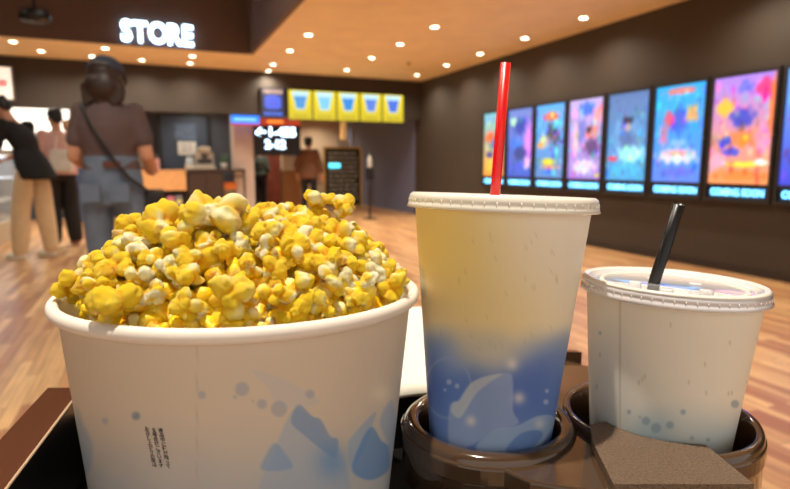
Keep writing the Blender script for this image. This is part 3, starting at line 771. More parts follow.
# strap from the left shoulder to the right hip, bag in front of the hip
bm = bm_new()
pts = [(-.11, .08, 1.30), (-.125, .02, 1.385), (-.12, -.05, 1.36), (-.06, -.122, 1.25), (0, -.13, 1.14), (.07, -.138, 1.04), (.13, -.135, .96), (.185, -.06, .9), (.2, .05, .86)]
k_ = 1.6 / 1.65
tube(bm, [(a * k_, b_ * k_, c * k_) for a, b_, c in pts], [.017] * 9, 8, flat=.35)
obj('shoulder_strap', bm, mat('black_webbing', (24, 22, 22), .6), t, smooth=True)
bm = bm_new(); box(bm, .14, .24, -.02, .16, .70, .86, .02)
obj('shoulder_bag', bm, mat('black_leather', (28, 25, 26), .45), t)
boxo('leather_patch', .0, .09, -.137, -.131, .985, 1.02, mat('brown_leather', (96, 52, 36), .5), t)
bm = bm_new()
for s in (-1, 1): box(bm, s * .075 - .05, s * .075 + .05, -.138, -.126, .80, .90, .004)
obj('back_pocket', bm, M_jean, t)

# man in black T-shirt and cream trousers, leaning over the display case
Jm = pose(1.78, pelvis=(0, -.07, .93), chest=(0, .04, 1.2), neck=(0, .15, 1.37), head=(0, .23, 1.475), head_rot=(radians(-34), 0, 0),
          shL=(-.17, .10, 1.315), shR=(.17, .10, 1.315), elL=(-.21, .16, 1.05), elR=(.21, .16, 1.05), wrL=(-.16, .33, 1.0), wrR=(.16, .33, 1.0), hdL=(.2, 1, -.2), hdR=(-.2, 1, -.2),
          hipL=(-.09, -.05, .87), hipR=(.09, -.05, .87), knL=(-.1, .03, .47), knR=(.1, -.07, .47), anL=(-.11, .06, .08), anR=(.11, -.1, .08), hem=.78)
t, P, e = person('person in profile leaning left over the display case, black T-shirt and wide cream trousers', cl(-3.90, 6.10), YAW + radians(82), Jm, mat('black_tee', (24, 24, 26), .85, bump=.3), mat('cream_cotton', (226, 200, 160), .85, var=.06, bump=.3),
       mat('white_sneaker', (236, 226, 206), .6), M_black, loose=1.22, pants_loose=1.45, sleeve=.75)
bm = bm_new(); box(bm, .19, .27, -.02, .30, .80, 1.02, .04); obj('waist_bag', bm, MATS['black_leather'], t)
bm = bm_new(); tube(bm, [(.24, .0, 1.0), (.2, .1, 1.3), (.1, .16, 1.42), (-.05, .12, 1.43)], .012, 8); obj('bag_strap', bm, MATS['black_webbing'], t)

# person in a pink shirt
Jp = pose(1.68, head_rot=(radians(-12), 0, radians(10)), elR=(.235, .03, 1.06), wrR=(.16, .22, 1.0), wrL=(-.16, .22, 1.0), elL=(-.235, .03, 1.06), head=(0, .04, 1.53), anR=(.11, -.05, .08), hem=.86)
t, P, e = person('person in a pale pink shirt and wide black trousers, second in the queue', cl(-4.12, 7.06), YAW + radians(42), Jp, mat('pink_shirt', (222, 176, 166), .8, bump=.3), mat('black_wide_trousers', (34, 31, 31), .85), mat('tan_shoe', (150, 90, 60), .5), M_black, sleeve=1.35, loose=1.2, pants_loose=1.5)
tb = thing('tote_bag', 'white tote bag held against the pink-shirted person, behind the cream trousers', 'bag', cl(-3.96, 6.86), (0, 0, YAW + .2))
bm = bm_new(); box(bm, -.13, .11, -.03, .03, .92, 1.18, .02); obj('bag_body', bm, mat('white_canvas', (236, 232, 222), .8), tb)
bm = bm_new(); tube(bm, [(-.07, 0, 1.17), (-.05, .02, 1.33), (.05, .02, 1.33), (.07, 0, 1.17)], .008, 8); obj('handle', bm, MATS['white_canvas'], tb)

# brown-haired person further back
Jb = pose(1.72, head_rot=(radians(-5), 0, 0), anL=(-.1, .05, .08), anR=(.1, -.08, .08))
person('brown-haired person in dark blue jeans standing at the shop behind the pink shirt', cl(-5.2, 9.24), YAW + radians(15), Jb, mat('rose_top', (190, 150, 140), .8), mat('blue_jeans', (52, 66, 100), .8), mat('ochre_shoe', (190, 140, 70), .5), M_brownh, sleeve=1.4, loose=1.15, voxel=.014)
# person in brown near the screens
Jn = pose(1.55, elR=(.25, -.03, 1.07), wrR=(.27, .06, .86), wrL=(-.27, .08, .86), elL=(-.25, -.03, 1.07), hem=.74)
person('person in a long brown top standing below the menu screens', cl(-1.72, 11.46), YAW + radians(-10), Jn, mat('brown_vest', (112, 74, 50), .8), mat('black_slacks', (30, 27, 28), .8), mat('dark_shoe', (40, 38, 40), .5), M_black, sleeve=1.6, loose=1.25, voxel=.014)
Jd = pose(1.42)
person('small distant person in grey-green top and black trousers behind the number board', cl(-3.05, 12.9), YAW + radians(0), Jd, mat('grey_green_top', (84, 96, 88), .8), mat('black_slacks', (30, 27, 28), .8), mat('dark_shoe', (40, 38, 40), .5), M_black, sleeve=1.5, loose=1.1, voxel=.014)

# ------------------------------------------------------------------ side table under the tray
TZ = .805
tp = fgm(-.01, .275, 0)
t = thing('side_table', 'small round black table under the combo tray', 'table', (tp.x, tp.y, 0), (0, 0, YAW))
M_tab = mat('black_table', (30, 28, 28), .5)
obj('table_top', lathe(bm_new(), [(0, TZ - .021), (.118, TZ - .021), (.12, TZ - .018), (.12, TZ - .003), (.118, TZ), (0, TZ)], 64), M_tab, t, smooth=False)
obj('pedestal', lathe(bm_new(), [(0, .02), (.02, .02), (.02, TZ - .021), (0, TZ - .021)], 24), M_tab, t, smooth=True)
obj('foot', lathe(bm_new(), [(0, 0), (.16, 0), (.16, .008), (.03, .022), (0, .022)], 48), M_tab, t, smooth=True)

# ------------------------------------------------------------------ combo tray (camera-aligned coordinates, origin on the table)
M_tray = mat('brown_black_plastic', (76, 57, 42), .12, var=.06, scale=8, coat=.5, spec=.6)
M_trayin = mat('black_tray_inside', (20, 17, 16), .35, var=.05)
M_tex = mat('grained_plastic', (120, 98, 78), .38, var=.35, scale=900, bump=1.0)
tray = thing('combo_tray', 'glossy dark brown plastic tray with two cup rings', 'tray', (0, 0, TZ), (0, 0, YAW))
def poly_prism(bm, pts, z0, z1, z1s=None):
    n = len(pts); lo = [bm.verts.new((x, y, z0)) for x, y in pts]; hi = [bm.verts.new((x, y, z1 if z1s is None else z1s[i])) for i, (x, y) in enumerate(pts)]
    for k in range(n): bm.faces.new((lo[k], lo[(k + 1) % n], hi[(k + 1) % n], hi[k]))
    bm.faces.new(lo[::-1]); bm.faces.new(hi)
    bmesh.ops.recalc_face_normals(bm, faces=bm.faces[:]); return bm
bz = TZ
obj('tray_floor', poly_prism(bm_new(), [(-.185, .17), (.02, .17), (.17, .235), (.185, .33), (.12, .395), (-.19, .332)], .0, .006), M_trayin, tray)
RT = .865 - TZ   # rim height over the table
# left wall: wide sloping rim face and black inner side
bm = bm_new(); poly_prism(bm, [(-.1915, .3335), (-.1505, .17), (-.172, .17), (-.2125, .3335)], .0, RT)
w = obj('side_wall', bm, mat('rim_brown_plastic', (92, 56, 40), .14, var=.15, scale=5, coat=.6), tray)
bm = bm_new(); poly_prism(bm, [(-.1905, .3325), (-.1495, .171), (-.1508, .171), (-.1918, .3325)], .004, RT - .0008); obj('side_wall_lining', bm, M_trayin, w)
bm = bm_new(); tube(bm, [(-.1913, .3332, RT), (-.1503, .1702, RT)], .0007, 8); obj('side_wall_edge', bm, mat('pale_edge', (200, 170, 140), .3), w)  # paler line along the rim edge
bm = bm_new(); poly_prism(bm, [(-.19, .3335), (.0, .3665), (.06, .3845), (.12, .398), (.122, .392), (.06, .3785), (.0, .3605), (-.19, .3275)], .0, RT - .016); obj('back_wall', bm, M_trayin, tray)
bm = bm_new(); poly_prism(bm, [(-.152, .17), (.02, .17), (.02, .176), (-.152, .176)], .0, .03); obj('front_wall', bm, M_trayin, tray)
# cup holder plate with two wells
RA = (.0505, .2935, .0375, .0465)      # x, y, inner r, outer r
RB = (.1450, .2990, .0460, .0505)
def arc(cx, cy, r, a0, a1, n): return [(cx + r * cos(radians(a0 + (a1 - a0) * k / n)), cy + r * sin(radians(a0 + (a1 - a0) * k / n))) for k in range(n + 1)]
outline = arc(RA[0], RA[1], .0475, 270, 165, 24) + [(.03, .352), (.085, .388), (.118, .402)] + arc(RB[0], RB[1], .0515, 60, -75, 30) + [(.13, .235), (.085, .228), (.06, .236)]
bm = bm_new(); poly_prism(bm, outline, RT - .016, RT - .006)
for cx, cy, r in ((RA[0], RA[1], RA[2] + .002), (RB[0], RB[1], RB[2] + .001)): pass
def holed(name, outline, z0, z1, holes, m, parent, bev=.0015):
    bm = poly_prism(bm_new(), outline, z0, z1)
    me0 = bpy.data.meshes.new(name); bm.to_mesh(me0); bm.free()
    o = bpy.data.objects.new('plate_source', me0); COL.objects.link(o); cs = []
    for cx, cy, r in holes:
        b2 = lathe(bm_new(), [(0, z0 - .05), (r, z0 - .05), (r, z1 + .05), (0, z1 + .05)], 96, cx=cx, cy=cy)
        m2 = bpy.data.meshes.new('cut'); b2.to_mesh(m2); b2.free()
        c = bpy.data.objects.new('cut', m2); COL.objects.link(c); cs.append(c)
        md = o.modifiers.new('cut', 'BOOLEAN'); md.object = c; md.operation = 'DIFFERENCE'; md.solver = 'EXACT'
    if bev:
        md = o.modifiers.new('bev', 'BEVEL'); md.width = bev; md.segments = 3; md.limit_method = 'ANGLE'; md.angle_limit = radians(50)
    dg = bpy.context.evaluated_depsgraph_get(); dg.update()
    me = bpy.data.meshes.new_from_object(o.evaluated_get(dg)); me.name = name
    for c in cs: bpy.data.objects.remove(c)
    bpy.data.objects.remove(o)
    return obj(name, me, m, parent)
bm.free()
plate = holed('holder_plate', outline, RT - .014, RT - .004, [(RA[0], RA[1], RA[2] + .001), (RB[0], RB[1], RB[2])], M_tray, tray)
# raised rings
def ring(name, c, prof, parent=tray):
    cx, cy = c
    o = obj(name, lathe(bm_new(), prof, 128, closed=True), M_tray, parent, (cx, cy, 0), smooth=True)
    return o
ri, ro = RA[2], RA[3]
ring('cup_ring', RA[:2], [(ri, .008), (ri - .0012, RT - .006), (ri + .0002, RT - .001), (ri + .0018, RT), (ro - .0035, RT + .0002), (ro - .001, RT - .002), (ro, RT - .006), (ro, RT - .03), (ro - .002, RT - .03), (ro - .002, RT - .008), (ri + .002, RT - .006), (ri + .002, .008)])
ri, ro = RB[2], RB[3]
ring('cup_ring', RB[:2], [(ri, .008), (ri - .0012, RT - .006), (ri, RT - .001), (ri + .001, RT), (ro - .001, RT), (ro, RT - .002), (ro, RT - .03), (ro - .0015, RT - .03), (ro - .0015, RT - .008), (ri + .0015, RT - .008), (ri + .0015, .008)])
# grained panel in front between the rings, a shallow bridge in front of the small cup
pan = arc(.1475, .2990, .0392, 202, 268, 20) + [(.150, .2595), (.152, .225), (.0925, .225), (.0965, .262), (.1015, .281)]
obj('grained_panel', poly_prism(bm_new(), pan, RT - .0045, RT + .0012), M_tex, tray)
bm = bm_new(); poly_prism(bm, [(.06, .384), (.118, .404), (.132, .402), (.135, .397), (.12, .3985), (.06, .3785)], 0, RT + .001); obj('back_rail', bm, M_tray, tray)

# white napkin behind, between bucket and tall cup
bm = bm_new()
N_ = 14; H_ = .049
gridv = [[bm.verts.new((-.03 + .075 * i / N_, .3590 + .0012 * sin(i * .9) + .074 * j / 8 + (.008 * i / N_), .0395 + .040 * j / 8 + (.003 * i / N_))) for i in range(N_ + 1)] for j in range(9)]
for j in range(8):
    for i in range(N_): bm.faces.new((gridv[j][i], gridv[j][i + 1], gridv[j + 1][i + 1], gridv[j + 1][i]))
nk = obj('paper_napkin', bm, mat('napkin_white', (250, 246, 236), .8, var=.01, sss=.2), None, (0, 0, TZ), (0, 0, YAW), smooth=True)
md = nk.modifiers.new('thickness', 'SOLIDIFY'); md.thickness = .0035; md.offset = 1
tag(nk, 'folded white paper napkin standing between the bucket and the tall cup', 'napkin')

# ------------------------------------------------------------------ printed cups
CP = radians(7.94)
def laid_out(local, loc, rot):
    """print layout: where each point of the cup wall lies in the artwork, measured on its side that faces the seat"""
    P = np.asarray(local) @ np.array(rot).T + np.array(loc) - np.array((0, 0, 1.0))
    c, s_ = cos(-YAW), sin(-YAW)
    X = P[:, 0] * c - P[:, 1] * s_; Y = P[:, 0] * s_ + P[:, 1] * c; Z_ = P[:, 2]
    f = Y * cos(CP) - Z_ * sin(CP); u_ = Y * sin(CP) + Z_ * cos(CP)
    return 395 + 570 * X / f, 244.5 - 570 * u_ / f
def shell(name, prof, paint, m, parent, n=480):
    """lathe with a print: paint(phi, r, z, k) -> sRGB; phi = 0 faces the camera (-Y), growing to the right"""
    prof = np.array(prof); nr = len(prof)
    ph = np.arange(n) / n * 2 * pi
    X = prof[:, 0][:, None] * np.sin(ph)[None]; Y = -prof[:, 0][:, None] * np.cos(ph)[None]; Z = np.repeat(prof[:, 1][:, None], n, 1)
    co = np.stack([X, Y, Z], -1).reshape(-1, 3)
    idx = np.arange(nr * n).reshape(nr, n); nx = np.roll(idx, -1, 1)
    f = np.stack([idx[:-1], nx[:-1], nx[1:], idx[1:]], -1).reshape(-1, 4)
    me = bpy.data.meshes.new(name); me.from_pydata(co.tolist(), [], f.tolist()); me.update()
    PH = np.repeat(ph[None], nr, 0).ravel(); PH = np.where(PH > pi, PH - 2 * pi, PH)
    ax_, ay_ = laid_out(co, parent.location, parent.rotation_euler.to_matrix())
    set_col(me, lin_np(paint(PH, ax_, ay_)))
    o = obj(name, me, m, parent, smooth=True)
    bm_ = bm_new(); bm_.from_mesh(me); bmesh.ops.recalc_face_normals(bm_, faces=bm_.faces[:]); bm_.to_mesh(me); bm_.free(); me.shade_smooth()
    return o

def inpoly(x, y, P, soft=2.0):
    """soft inside-mask of a polygon"""
    P = np.array(P, float); n = len(P)
    ins = np.zeros(len(x), bool); dmin = np.full(len(x), 1e9)
    for k in range(n):
        x1, y1 = P[k]; x2, y2 = P[(k + 1) % n]
        cond = ((y1 > y) != (y2 > y)) & (x < (x2 - x1) * (y - y1) / (y2 - y1 + 1e-12) + x1)
        ins ^= cond
        dx, dy = x2 - x1, y2 - y1; t = np.clip(((x - x1) * dx + (y - y1) * dy) / (dx * dx + dy * dy + 1e-9), 0, 1)
        dmin = np.minimum(dmin, np.hypot(x - x1 - t * dx, y - y1 - t * dy))
    sd = np.where(ins, dmin, -dmin)
    return sm(-soft, soft, sd)
def disc(x, y, cx, cy, r, soft=1.2): return 1 - sm(r - soft, r + soft, np.hypot(x - cx, y - cy))
def glow(x, y, cx, cy, r): return np.exp(-((x - cx) ** 2 + (y - cy) ** 2) / (r * r))
def mix(c, col, a): return c * (1 - a)[:, None] + np.array(col, float)[None] * a[:, None]
def wav(x, y, s, seed=0):
    r = np.random.default_rng(seed); o = 0
    for k in range(7):
        a = r.uniform(0, 6.28); f = r.uniform(.5, 2.0) / s
        o = o + np.sin((x * cos(a) + y * sin(a)) * f * 6.28 + r.uniform(0, 6.28))
    return o / 7

def smooth_poly(P, n=6):
    """Catmull-Rom through a closed list of points"""
    P = np.array(P, float); out = []; m_ = len(P)
    for i in range(m_):
        a, b_, c, d_ = P[i - 1], P[i], P[(i + 1) % m_], P[(i + 2) % m_]
        for k in range(n):
            t_ = k / n; out.append(.5 * ((2 * b_) + (c - a) * t_ + (2 * a - 5 * b_ + 4 * c - d_) * t_ ** 2 + (3 * b_ - a - 3 * c + d_) * t_ ** 3))
    return out

def tall_print(ph, ax, ay):
    fr = np.cos(ph) > -.2
    c = np.zeros((len(ph), 3)) + np.array((250, 242, 226))
    c = mix(c, (255, 226, 122), np.clip(glow(ax, ay, 446, 238, 60) + glow(ax, ay, 460, 300, 44) * .5, 0, 1) * .72)  # yellow glow at the upper left painted into the cup colour
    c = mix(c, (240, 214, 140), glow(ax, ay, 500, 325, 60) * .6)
    c = mix(c, (178, 186, 196), sm(318, 350, ay + 6 * wav(ax, ay, 60, 1)) * .55)
    blue = sm(328, 392, ay + 10 * wav(ax, ay, 80, 2) + 22 * glow(ax, ay, 430, 345, 30) + 14 * glow(ax, ay, 560, 360, 30) - 20 * glow(ax, ay, 490, 350, 30))
    c = mix(c, (104, 138, 204), blue)
    c = mix(c, (82, 116, 194), blue * glow(ax, ay, 525, 385, 36) * .9)
    c = mix(c, (80, 114, 194), blue * glow(ax, ay, 432, 385, 24) * .8)
    # bubble
    d = np.hypot((ax - 448) / 23, (ay - 388) / 30)
    c = mix(c, (150, 170, 215), np.exp(-((d - 1) / .05) ** 2) * .6 * (blue > .3))
    for cx, cy, r in ((449, 382, 2.6), (457, 386, 2.4), (445, 390, 1.5), (547, 391, 2.0), (546, 402, 2.6)): c = mix(c, (176, 192, 225), disc(ax, ay, cx, cy, r) * .8)
    pet = inpoly(ax, ay, smooth_poly([(460, 400), (470, 385), (485, 377), (508, 373), (513, 382), (513, 410), (518, 424), (492, 432), (470, 446), (450, 448), (449, 410), (453, 402)]), 1.5)
    c = mix(c, (164, 184, 222), pet * .7)
    pw = inpoly(ax, ay, smooth_poly([(459, 400), (470, 384), (484, 377), (502, 374), (490, 382), (476, 394), (466, 410), (459, 418), (451, 412), (453, 403)]), 1.2)
    c = mix(c, (206, 212, 214), pw * .7)
    p2 = inpoly(ax, ay, smooth_poly([(476, 449), (494, 430), (516, 426), (535, 417), (550, 415), (556, 422), (548, 435), (536, 450), (505, 462)]), 1.2)
    c = mix(c, (166, 192, 224), p2 * .75)
    p3 = inpoly(ax, ay, smooth_poly([(506, 450), (520, 434), (538, 430), (542, 436), (530, 450), (515, 456)]), 1.2)
    c = mix(c, (96, 134, 200), p3 * .8)
    for cx, cy, r, q in ((512, 364, 6, .7), (519, 398, 6, .7), (471, 421, 5, .7), (540, 424, 5, .5)): c = mix(c, (246, 236, 226), glow(ax, ay, cx, cy, r) * q)
    c = mix(c, (150, 160, 180), inpoly(ax, ay, smooth_poly([(415, 262), (424, 272), (425, 296), (416, 305)]), 2) * .35)
    rng = np.random.default_rng(5)
    for k in range(34):      # small dashes, like falling leaves
        cx, cy = rng.uniform(430, 580), rng.uniform(235, 350); a = rng.uniform(.9, 1.6); dx, dy = ax - cx, ay - cy
        u_ = dx * cos(a) + dy * sin(a); v_ = -dx * sin(a) + dy * cos(a)
        c = mix(c, (176, 160, 120), (1 - sm(.7, 1.2, np.hypot(u_ / 4, v_ / .9))) * .16)
    c[~fr] = c[~fr] * .5 + np.array((236, 226, 206)) * .5
    return c

def small_print(ph, ax, ay):
    c = np.zeros((len(ph), 3)) + np.array((250, 244, 228))
    c = mix(c, (176, 196, 206), sm(392, 445, ay + 6 * wav(ax, ay, 50, 3)) * .6)
    c = mix(c, (150, 184, 204), glow(ax, ay, 650, 436, 22) * .6)
    for cx, cy, r in ((646, 421, 4.2), (656, 428, 5.0), (670, 425, 3.8), (683, 412, 2.6), (640, 417, 1.2), (629, 412, 2.0), (692, 438, 2), (735, 404, 4), (708, 440, 2), (600, 333, 1.5), (760, 340, 3)):
        c = mix(c, (128, 158, 178), disc(ax, ay, cx, cy, r) * .55)
    rng = np.random.default_rng(9)
    for k in range(14):
        cx, cy = rng.uniform(596, 750), rng.uniform(320, 400); dx, dy = ax - cx, ay - cy
        c = mix(c, (190, 180, 150), (1 - sm(.6, 1.2, np.hypot(dx / 1.2, dy / 3))) * .35)
    c = mix(c, (212, 200, 176), np.exp(-((ax - 620) / .8) ** 2) * .8)      # paper seam
    c = mix(c, (248, 240, 222), np.exp(-((ax - 618) / .8) ** 2) * .6)
    return c

def bucket_print(ph, ax, ay):
    c = np.zeros((len(ph), 3)) + np.array((222, 208, 190))
    c = mix(c, (170, 184, 202), sm(400, 500, ay + 8 * wav(ax, ay, 120, 4)) * .5)
    c = mix(c, (205, 214, 222), sm(380, 470, ay) * sm(330, 400, ax) * .6)
    B = (176, 186, 200)
    c = mix(c, (206, 204, 204), inpoly(ax, ay, smooth_poly([(252, 370), (276, 376), (300, 388), (320, 402), (290, 408), (275, 402), (268, 388)]), 1.5) * .6)
    for cx, cy, r in ((242, 389, 7), (262, 404, 5), (279, 409, 8), (310, 394, 4.5), (202, 395, 4), (235, 397, 2), (253, 401, 1.2), (105, 421, 3.2)): c = mix(c, (160, 172, 190), disc(ax, ay, cx, cy, r) * .55)
    c = mix(c, (120, 142, 172), disc(ax, ay, 136, 416, 4, 2) * .75)
    c = mix(c, (170, 190, 214), inpoly(ax, ay, smooth_poly([(290, 414), (300, 411), (318, 422), (322, 440), (340, 450), (345, 500), (262, 500), (275, 450)]), 1.5) * .6)
    c = mix(c, (136, 164, 202), inpoly(ax, ay, smooth_poly([(293, 412), (300, 405), (312, 416), (321, 420), (330, 436), (338, 440), (336, 458), (325, 452), (305, 436), (292, 424)]), 1.2) * .8)
    c = mix(c, (130, 168, 216), inpoly(ax, ay, smooth_poly([(262, 470), (266, 455), (275, 443), (284, 452), (292, 468)]), 1.5) * .6)
    c = mix(c, (168, 190, 214), inpoly(ax, ay, smooth_poly([(348, 446), (352, 436), (375, 412), (372, 426), (366, 446), (352, 468)]), 1.2) * .8)
    c = mix(c, (92, 146, 216), inpoly(ax, ay, smooth_poly([(352, 470), (362, 440), (372, 427), (381, 440), (389, 448), (388, 470), (370, 480)]), 1.6) * .65)
    c = mix(c, (110, 158, 214), glow(ax, ay, 332, 462, 16) * .7)
    c = mix(c, (160, 184, 214), inpoly(ax, ay, smooth_poly([(380, 420), (392, 400), (396, 430), (392, 460), (386, 440)]), 2) * .6)
    c = mix(c, (250, 240, 210), glow(ax, ay, 382, 394, 10) * .6)
    c = mix(c, (150, 176, 200), inpoly(ax, ay, smooth_poly([(76, 410), (84, 425), (92, 445), (90, 470), (80, 470)]), 3) * .6)
    c = mix(c, (190, 178, 164), np.exp(-((ax - (197 + .0 * ay)) / .7) ** 2) * .5)      # paper seam
    return c

M_paper = attr_mat('printed_paper_cup', rough=.5, bump=.05, sss=.0)

def seg(r0, z0, r1, z1, n):
    return [(r0 + (r1 - r0) * k / n, z0 + (z1 - z0) * k / n) for k in range(n + 1)]

# tall cup
LT = fgm(.0551, .295, .9844)
tall = thing('paper_cup', 'tall white and blue paper cup with a red straw, standing in the nearer ring', 'drink cup', LT)
tall.rotation_euler = (Matrix.Rotation(YAW, 3, 'Z') @ Matrix.Rotation(radians(-2.28), 3, 'X') @ Matrix.Rotation(radians(2.0), 3, 'Y')).to_euler()
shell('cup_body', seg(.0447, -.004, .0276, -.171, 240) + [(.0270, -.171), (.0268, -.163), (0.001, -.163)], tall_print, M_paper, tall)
M_lid = mat('milky_lid', (255, 250, 238), .28, var=.02, trans=.08, sss=.0, coat=.3)
def lid(parent, R0, R1, zf, m, ribs=56):
    prof = [(0, -.0022), (R0 - .006, -.0022), (R0 - .0045, -.0016), (R0 - .0035, .0), (R0 - .0015, .0004), (R0, -.0008), (R0 + .0004, -.003), (R0 + .0001, zf * .55), (R1 - .0012, zf * .75), (R1 - .0004, zf), (R1 - .0010, zf - .0004), (R0 - .0008, zf * .7), (R0 - .0012, -.003), (R0 - .004, -.003), (0, -.0032)]
    bm = lathe(bm_new(), prof, 160)
    o = obj('lid', bm, m, parent, smooth=True)
    # small ribs round the skirt
    bm = bm_new()
    for k in range(ribs):
        a = 2 * pi * k / ribs
        for q in ((-.0011, .0011),):
            p = []
            for (r, z) in ((R0 + .0003, -.0026), (R0 + .0003, zf * .5), (R1 - .0013, zf * .74)):
                p.append(Vector((r * cos(a), r * sin(a), z)))
            tube(bm, p, [.0002, .00035, .0002], 6)
    obj('lid_ribs', bm, m, o, smooth=True)
    return o
ld_ = lid(tall, .0474, .0492, -.0068, M_lid)
M_red = mat('red_straw', (226, 22, 26), .3, var=.03, coat=.3, sss=.1)
# red straw: axis from lid hole to free end, in the local frame of the cup
def straw(label, base, tip, r, m, flat=1.0, flip=0):
    b_ = fgm(*base); e_ = fgm(*tip); ax_ = (e_ - b_)
    b2 = b_ - ax_.normalized() * .05
    o = thing('drinking_straw', label, 'straw', b2)
    L_ = (e_ - b2).length
    bm = lathe(bm_new(), [(r, 0), (r, L_), (r - .0004, L_), (r - .0004, 0)], 32, closed=True)
    s_ = obj('straw_tube', bm, m, o, smooth=False)
    s_.data.shade_smooth()
    o.rotation_mode = 'QUATERNION'; o.rotation_quaternion = ax_.to_track_quat('Z', 'Y')
    return o
# a ray helper in camera-aligned floor coordinates gave these two axes
straw('bright red straw standing in the tall cup', (.0520, .297, .9845), (.0548, .292, 1.0502), .0026, M_red)
bm = lathe(bm_new(), [(.0031, -.0034), (.0044, -.0034), (.0044, -.0008), (.0031, -.0008)], 24, closed=True)
ho = obj('straw_hole', bm, M_lid, ld_, (-.0030, .002, .0), smooth=True)

# small cup
LS = fgm(.1484, .30, .9385)
small = thing('paper_cup', 'short wide paper cup with a black straw in the farther ring', 'drink cup', LS)
small.rotation_euler = (Matrix.Rotation(YAW, 3, 'Z') @ Matrix.Rotation(radians(-1.41), 3, 'X') @ Matrix.Rotation(radians(2.2), 3, 'Y')).to_euler()
shell('cup_body', seg(.0432, -.004, .0318, -.1255, 170) + [(.0312, -.1255), (.0310, -.119), (.001, -.119)], small_print, M_paper, small)
M_lid2 = mat('clear_lid', (236, 234, 238), .10, var=.03, trans=.0, coat=1.0, spec=1.0)
l2 = lid(small, .0456, .0474, -.0062, M_lid2, 60)
bm = lathe(bm_new(), [(.034, -.0026), (.0345, -.0014), (.036, -.0012), (.0365, -.0026)], 96, closed=True); obj('lid_step', bm, M_lid, l2, smooth=True)
bm = lathe(bm_new(), [(.0456 - .0045, -.0017), (.0456 - .0032, .0004), (.0456 - .0012, .0008), (.0458, -.0006), (.0448, -.001)], 128, closed=True); obj('lid_rim', bm, M_lid, l2, smooth=True)
bm = bm_new()
for k in range(5): ellipsoid(bm, (.018 * cos(k * 1.25 + .4), .018 * sin(k * 1.25 + .4), -.0022), (.0035, .0035, .0009), sub=2)
obj('lid_buttons', bm, M_lid2, l2, smooth=True)
M_blk = mat('black_straw', (16, 16, 17), .3, var=.05)
straw('matte black straw leaning right in the short cup', (.1405, .3030, .9375), (.1470, .2950, .980), .0030, M_blk)

# ------------------------------------------------------------------ popcorn bucket
LB = fgm(-.0745, .28, .9387)
BR = Matrix.Rotation(YAW, 3, 'Z') @ Matrix.Rotation(radians(-1.47), 3, 'X') @ Matrix.Rotation(radians(.4), 3, 'Y')
bucket = thing('popcorn_bucket', 'large round white paper bucket with faint blue floral print, full of popcorn', 'bucket', LB)
bucket.rotation_euler = BR.to_euler()
shell('bucket_body', seg(.0822, -.004, .0700, -.126, 210) + [(.0694, -.126), (.0692, -.122), (.001, -.122)], bucket_print, M_paper, bucket, n=640)
M_pw = mat('white_card', (244, 236, 226), .5, var=.01)
obj('bucket_lining', lathe(bm_new(), [(.0819, -.003), (.0694, -.1215), (0, -.1215)], 96), M_pw, bucket, smooth=True)
prof = [(.0838 + .0027 * cos(a), -.0014 + .0031 * sin(a)) for a in [2 * pi * k / 14 for k in range(14)]]
obj('rolled_rim', lathe(bm_new(), prof, 160, closed=True), M_pw, bucket, smooth=True)
# small printed Japanese text, wrapped on the bucket
M_ink = mat('dark_ink', (48, 36, 52), .6)
def wrap_text(s, ax0, ay0, size_px):
    for k, ch in enumerate(s):
        me = text_mesh(ch, .0019 * size_px / 4.6, 0, .00002, res=2)
        ay = ay0 + k * size_px * 1.04
        ax = ax0 + k * .45
        for v in me.vertices:
            ph_ = PHI0 + (ax + v.co.x * 2750 - 154) * PK; t_ = T0 + (ay - v.co.y * 2750 - 430) * TK
            r_ = .0822 - (t_ - .004) * .1 + .00022
            v.co = (r_ * sin(ph_), -r_ * cos(ph_), -t_)
        yield me
def where(ph_, t_):
    r_ = .0822 - (t_ - .004) * .1
    a_, b_ = laid_out([(r_ * sin(ph_), -r_ * cos(ph_), -t_)], LB, BR); return a_[0], b_[0]
PHI0, T0 = -.5, .04
for _ in range(60):
    a_, b_ = where(PHI0, T0); PHI0 += (154 - a_) * .003; T0 += (430 - b_) * .00025
PK = 3 / (where(PHI0 + .02, T0)[0] - where(PHI0 - .02, T0)[0]) * .04 / 3; TK = .002 / (where(PHI0, T0 + .001)[1] - where(PHI0, T0 - .001)[1])
bmT = bm_new()
for s, ax0, ay0 in (('お召し上がりの際は', 147, 430), ('る場合がございます', 154, 430), ('商品中に種が残って', 161, 430)):
    for me in wrap_text(s, ax0, ay0, 4.3): bmT.from_mesh(me)
obj('printed_text', bmT, M_ink, bucket)

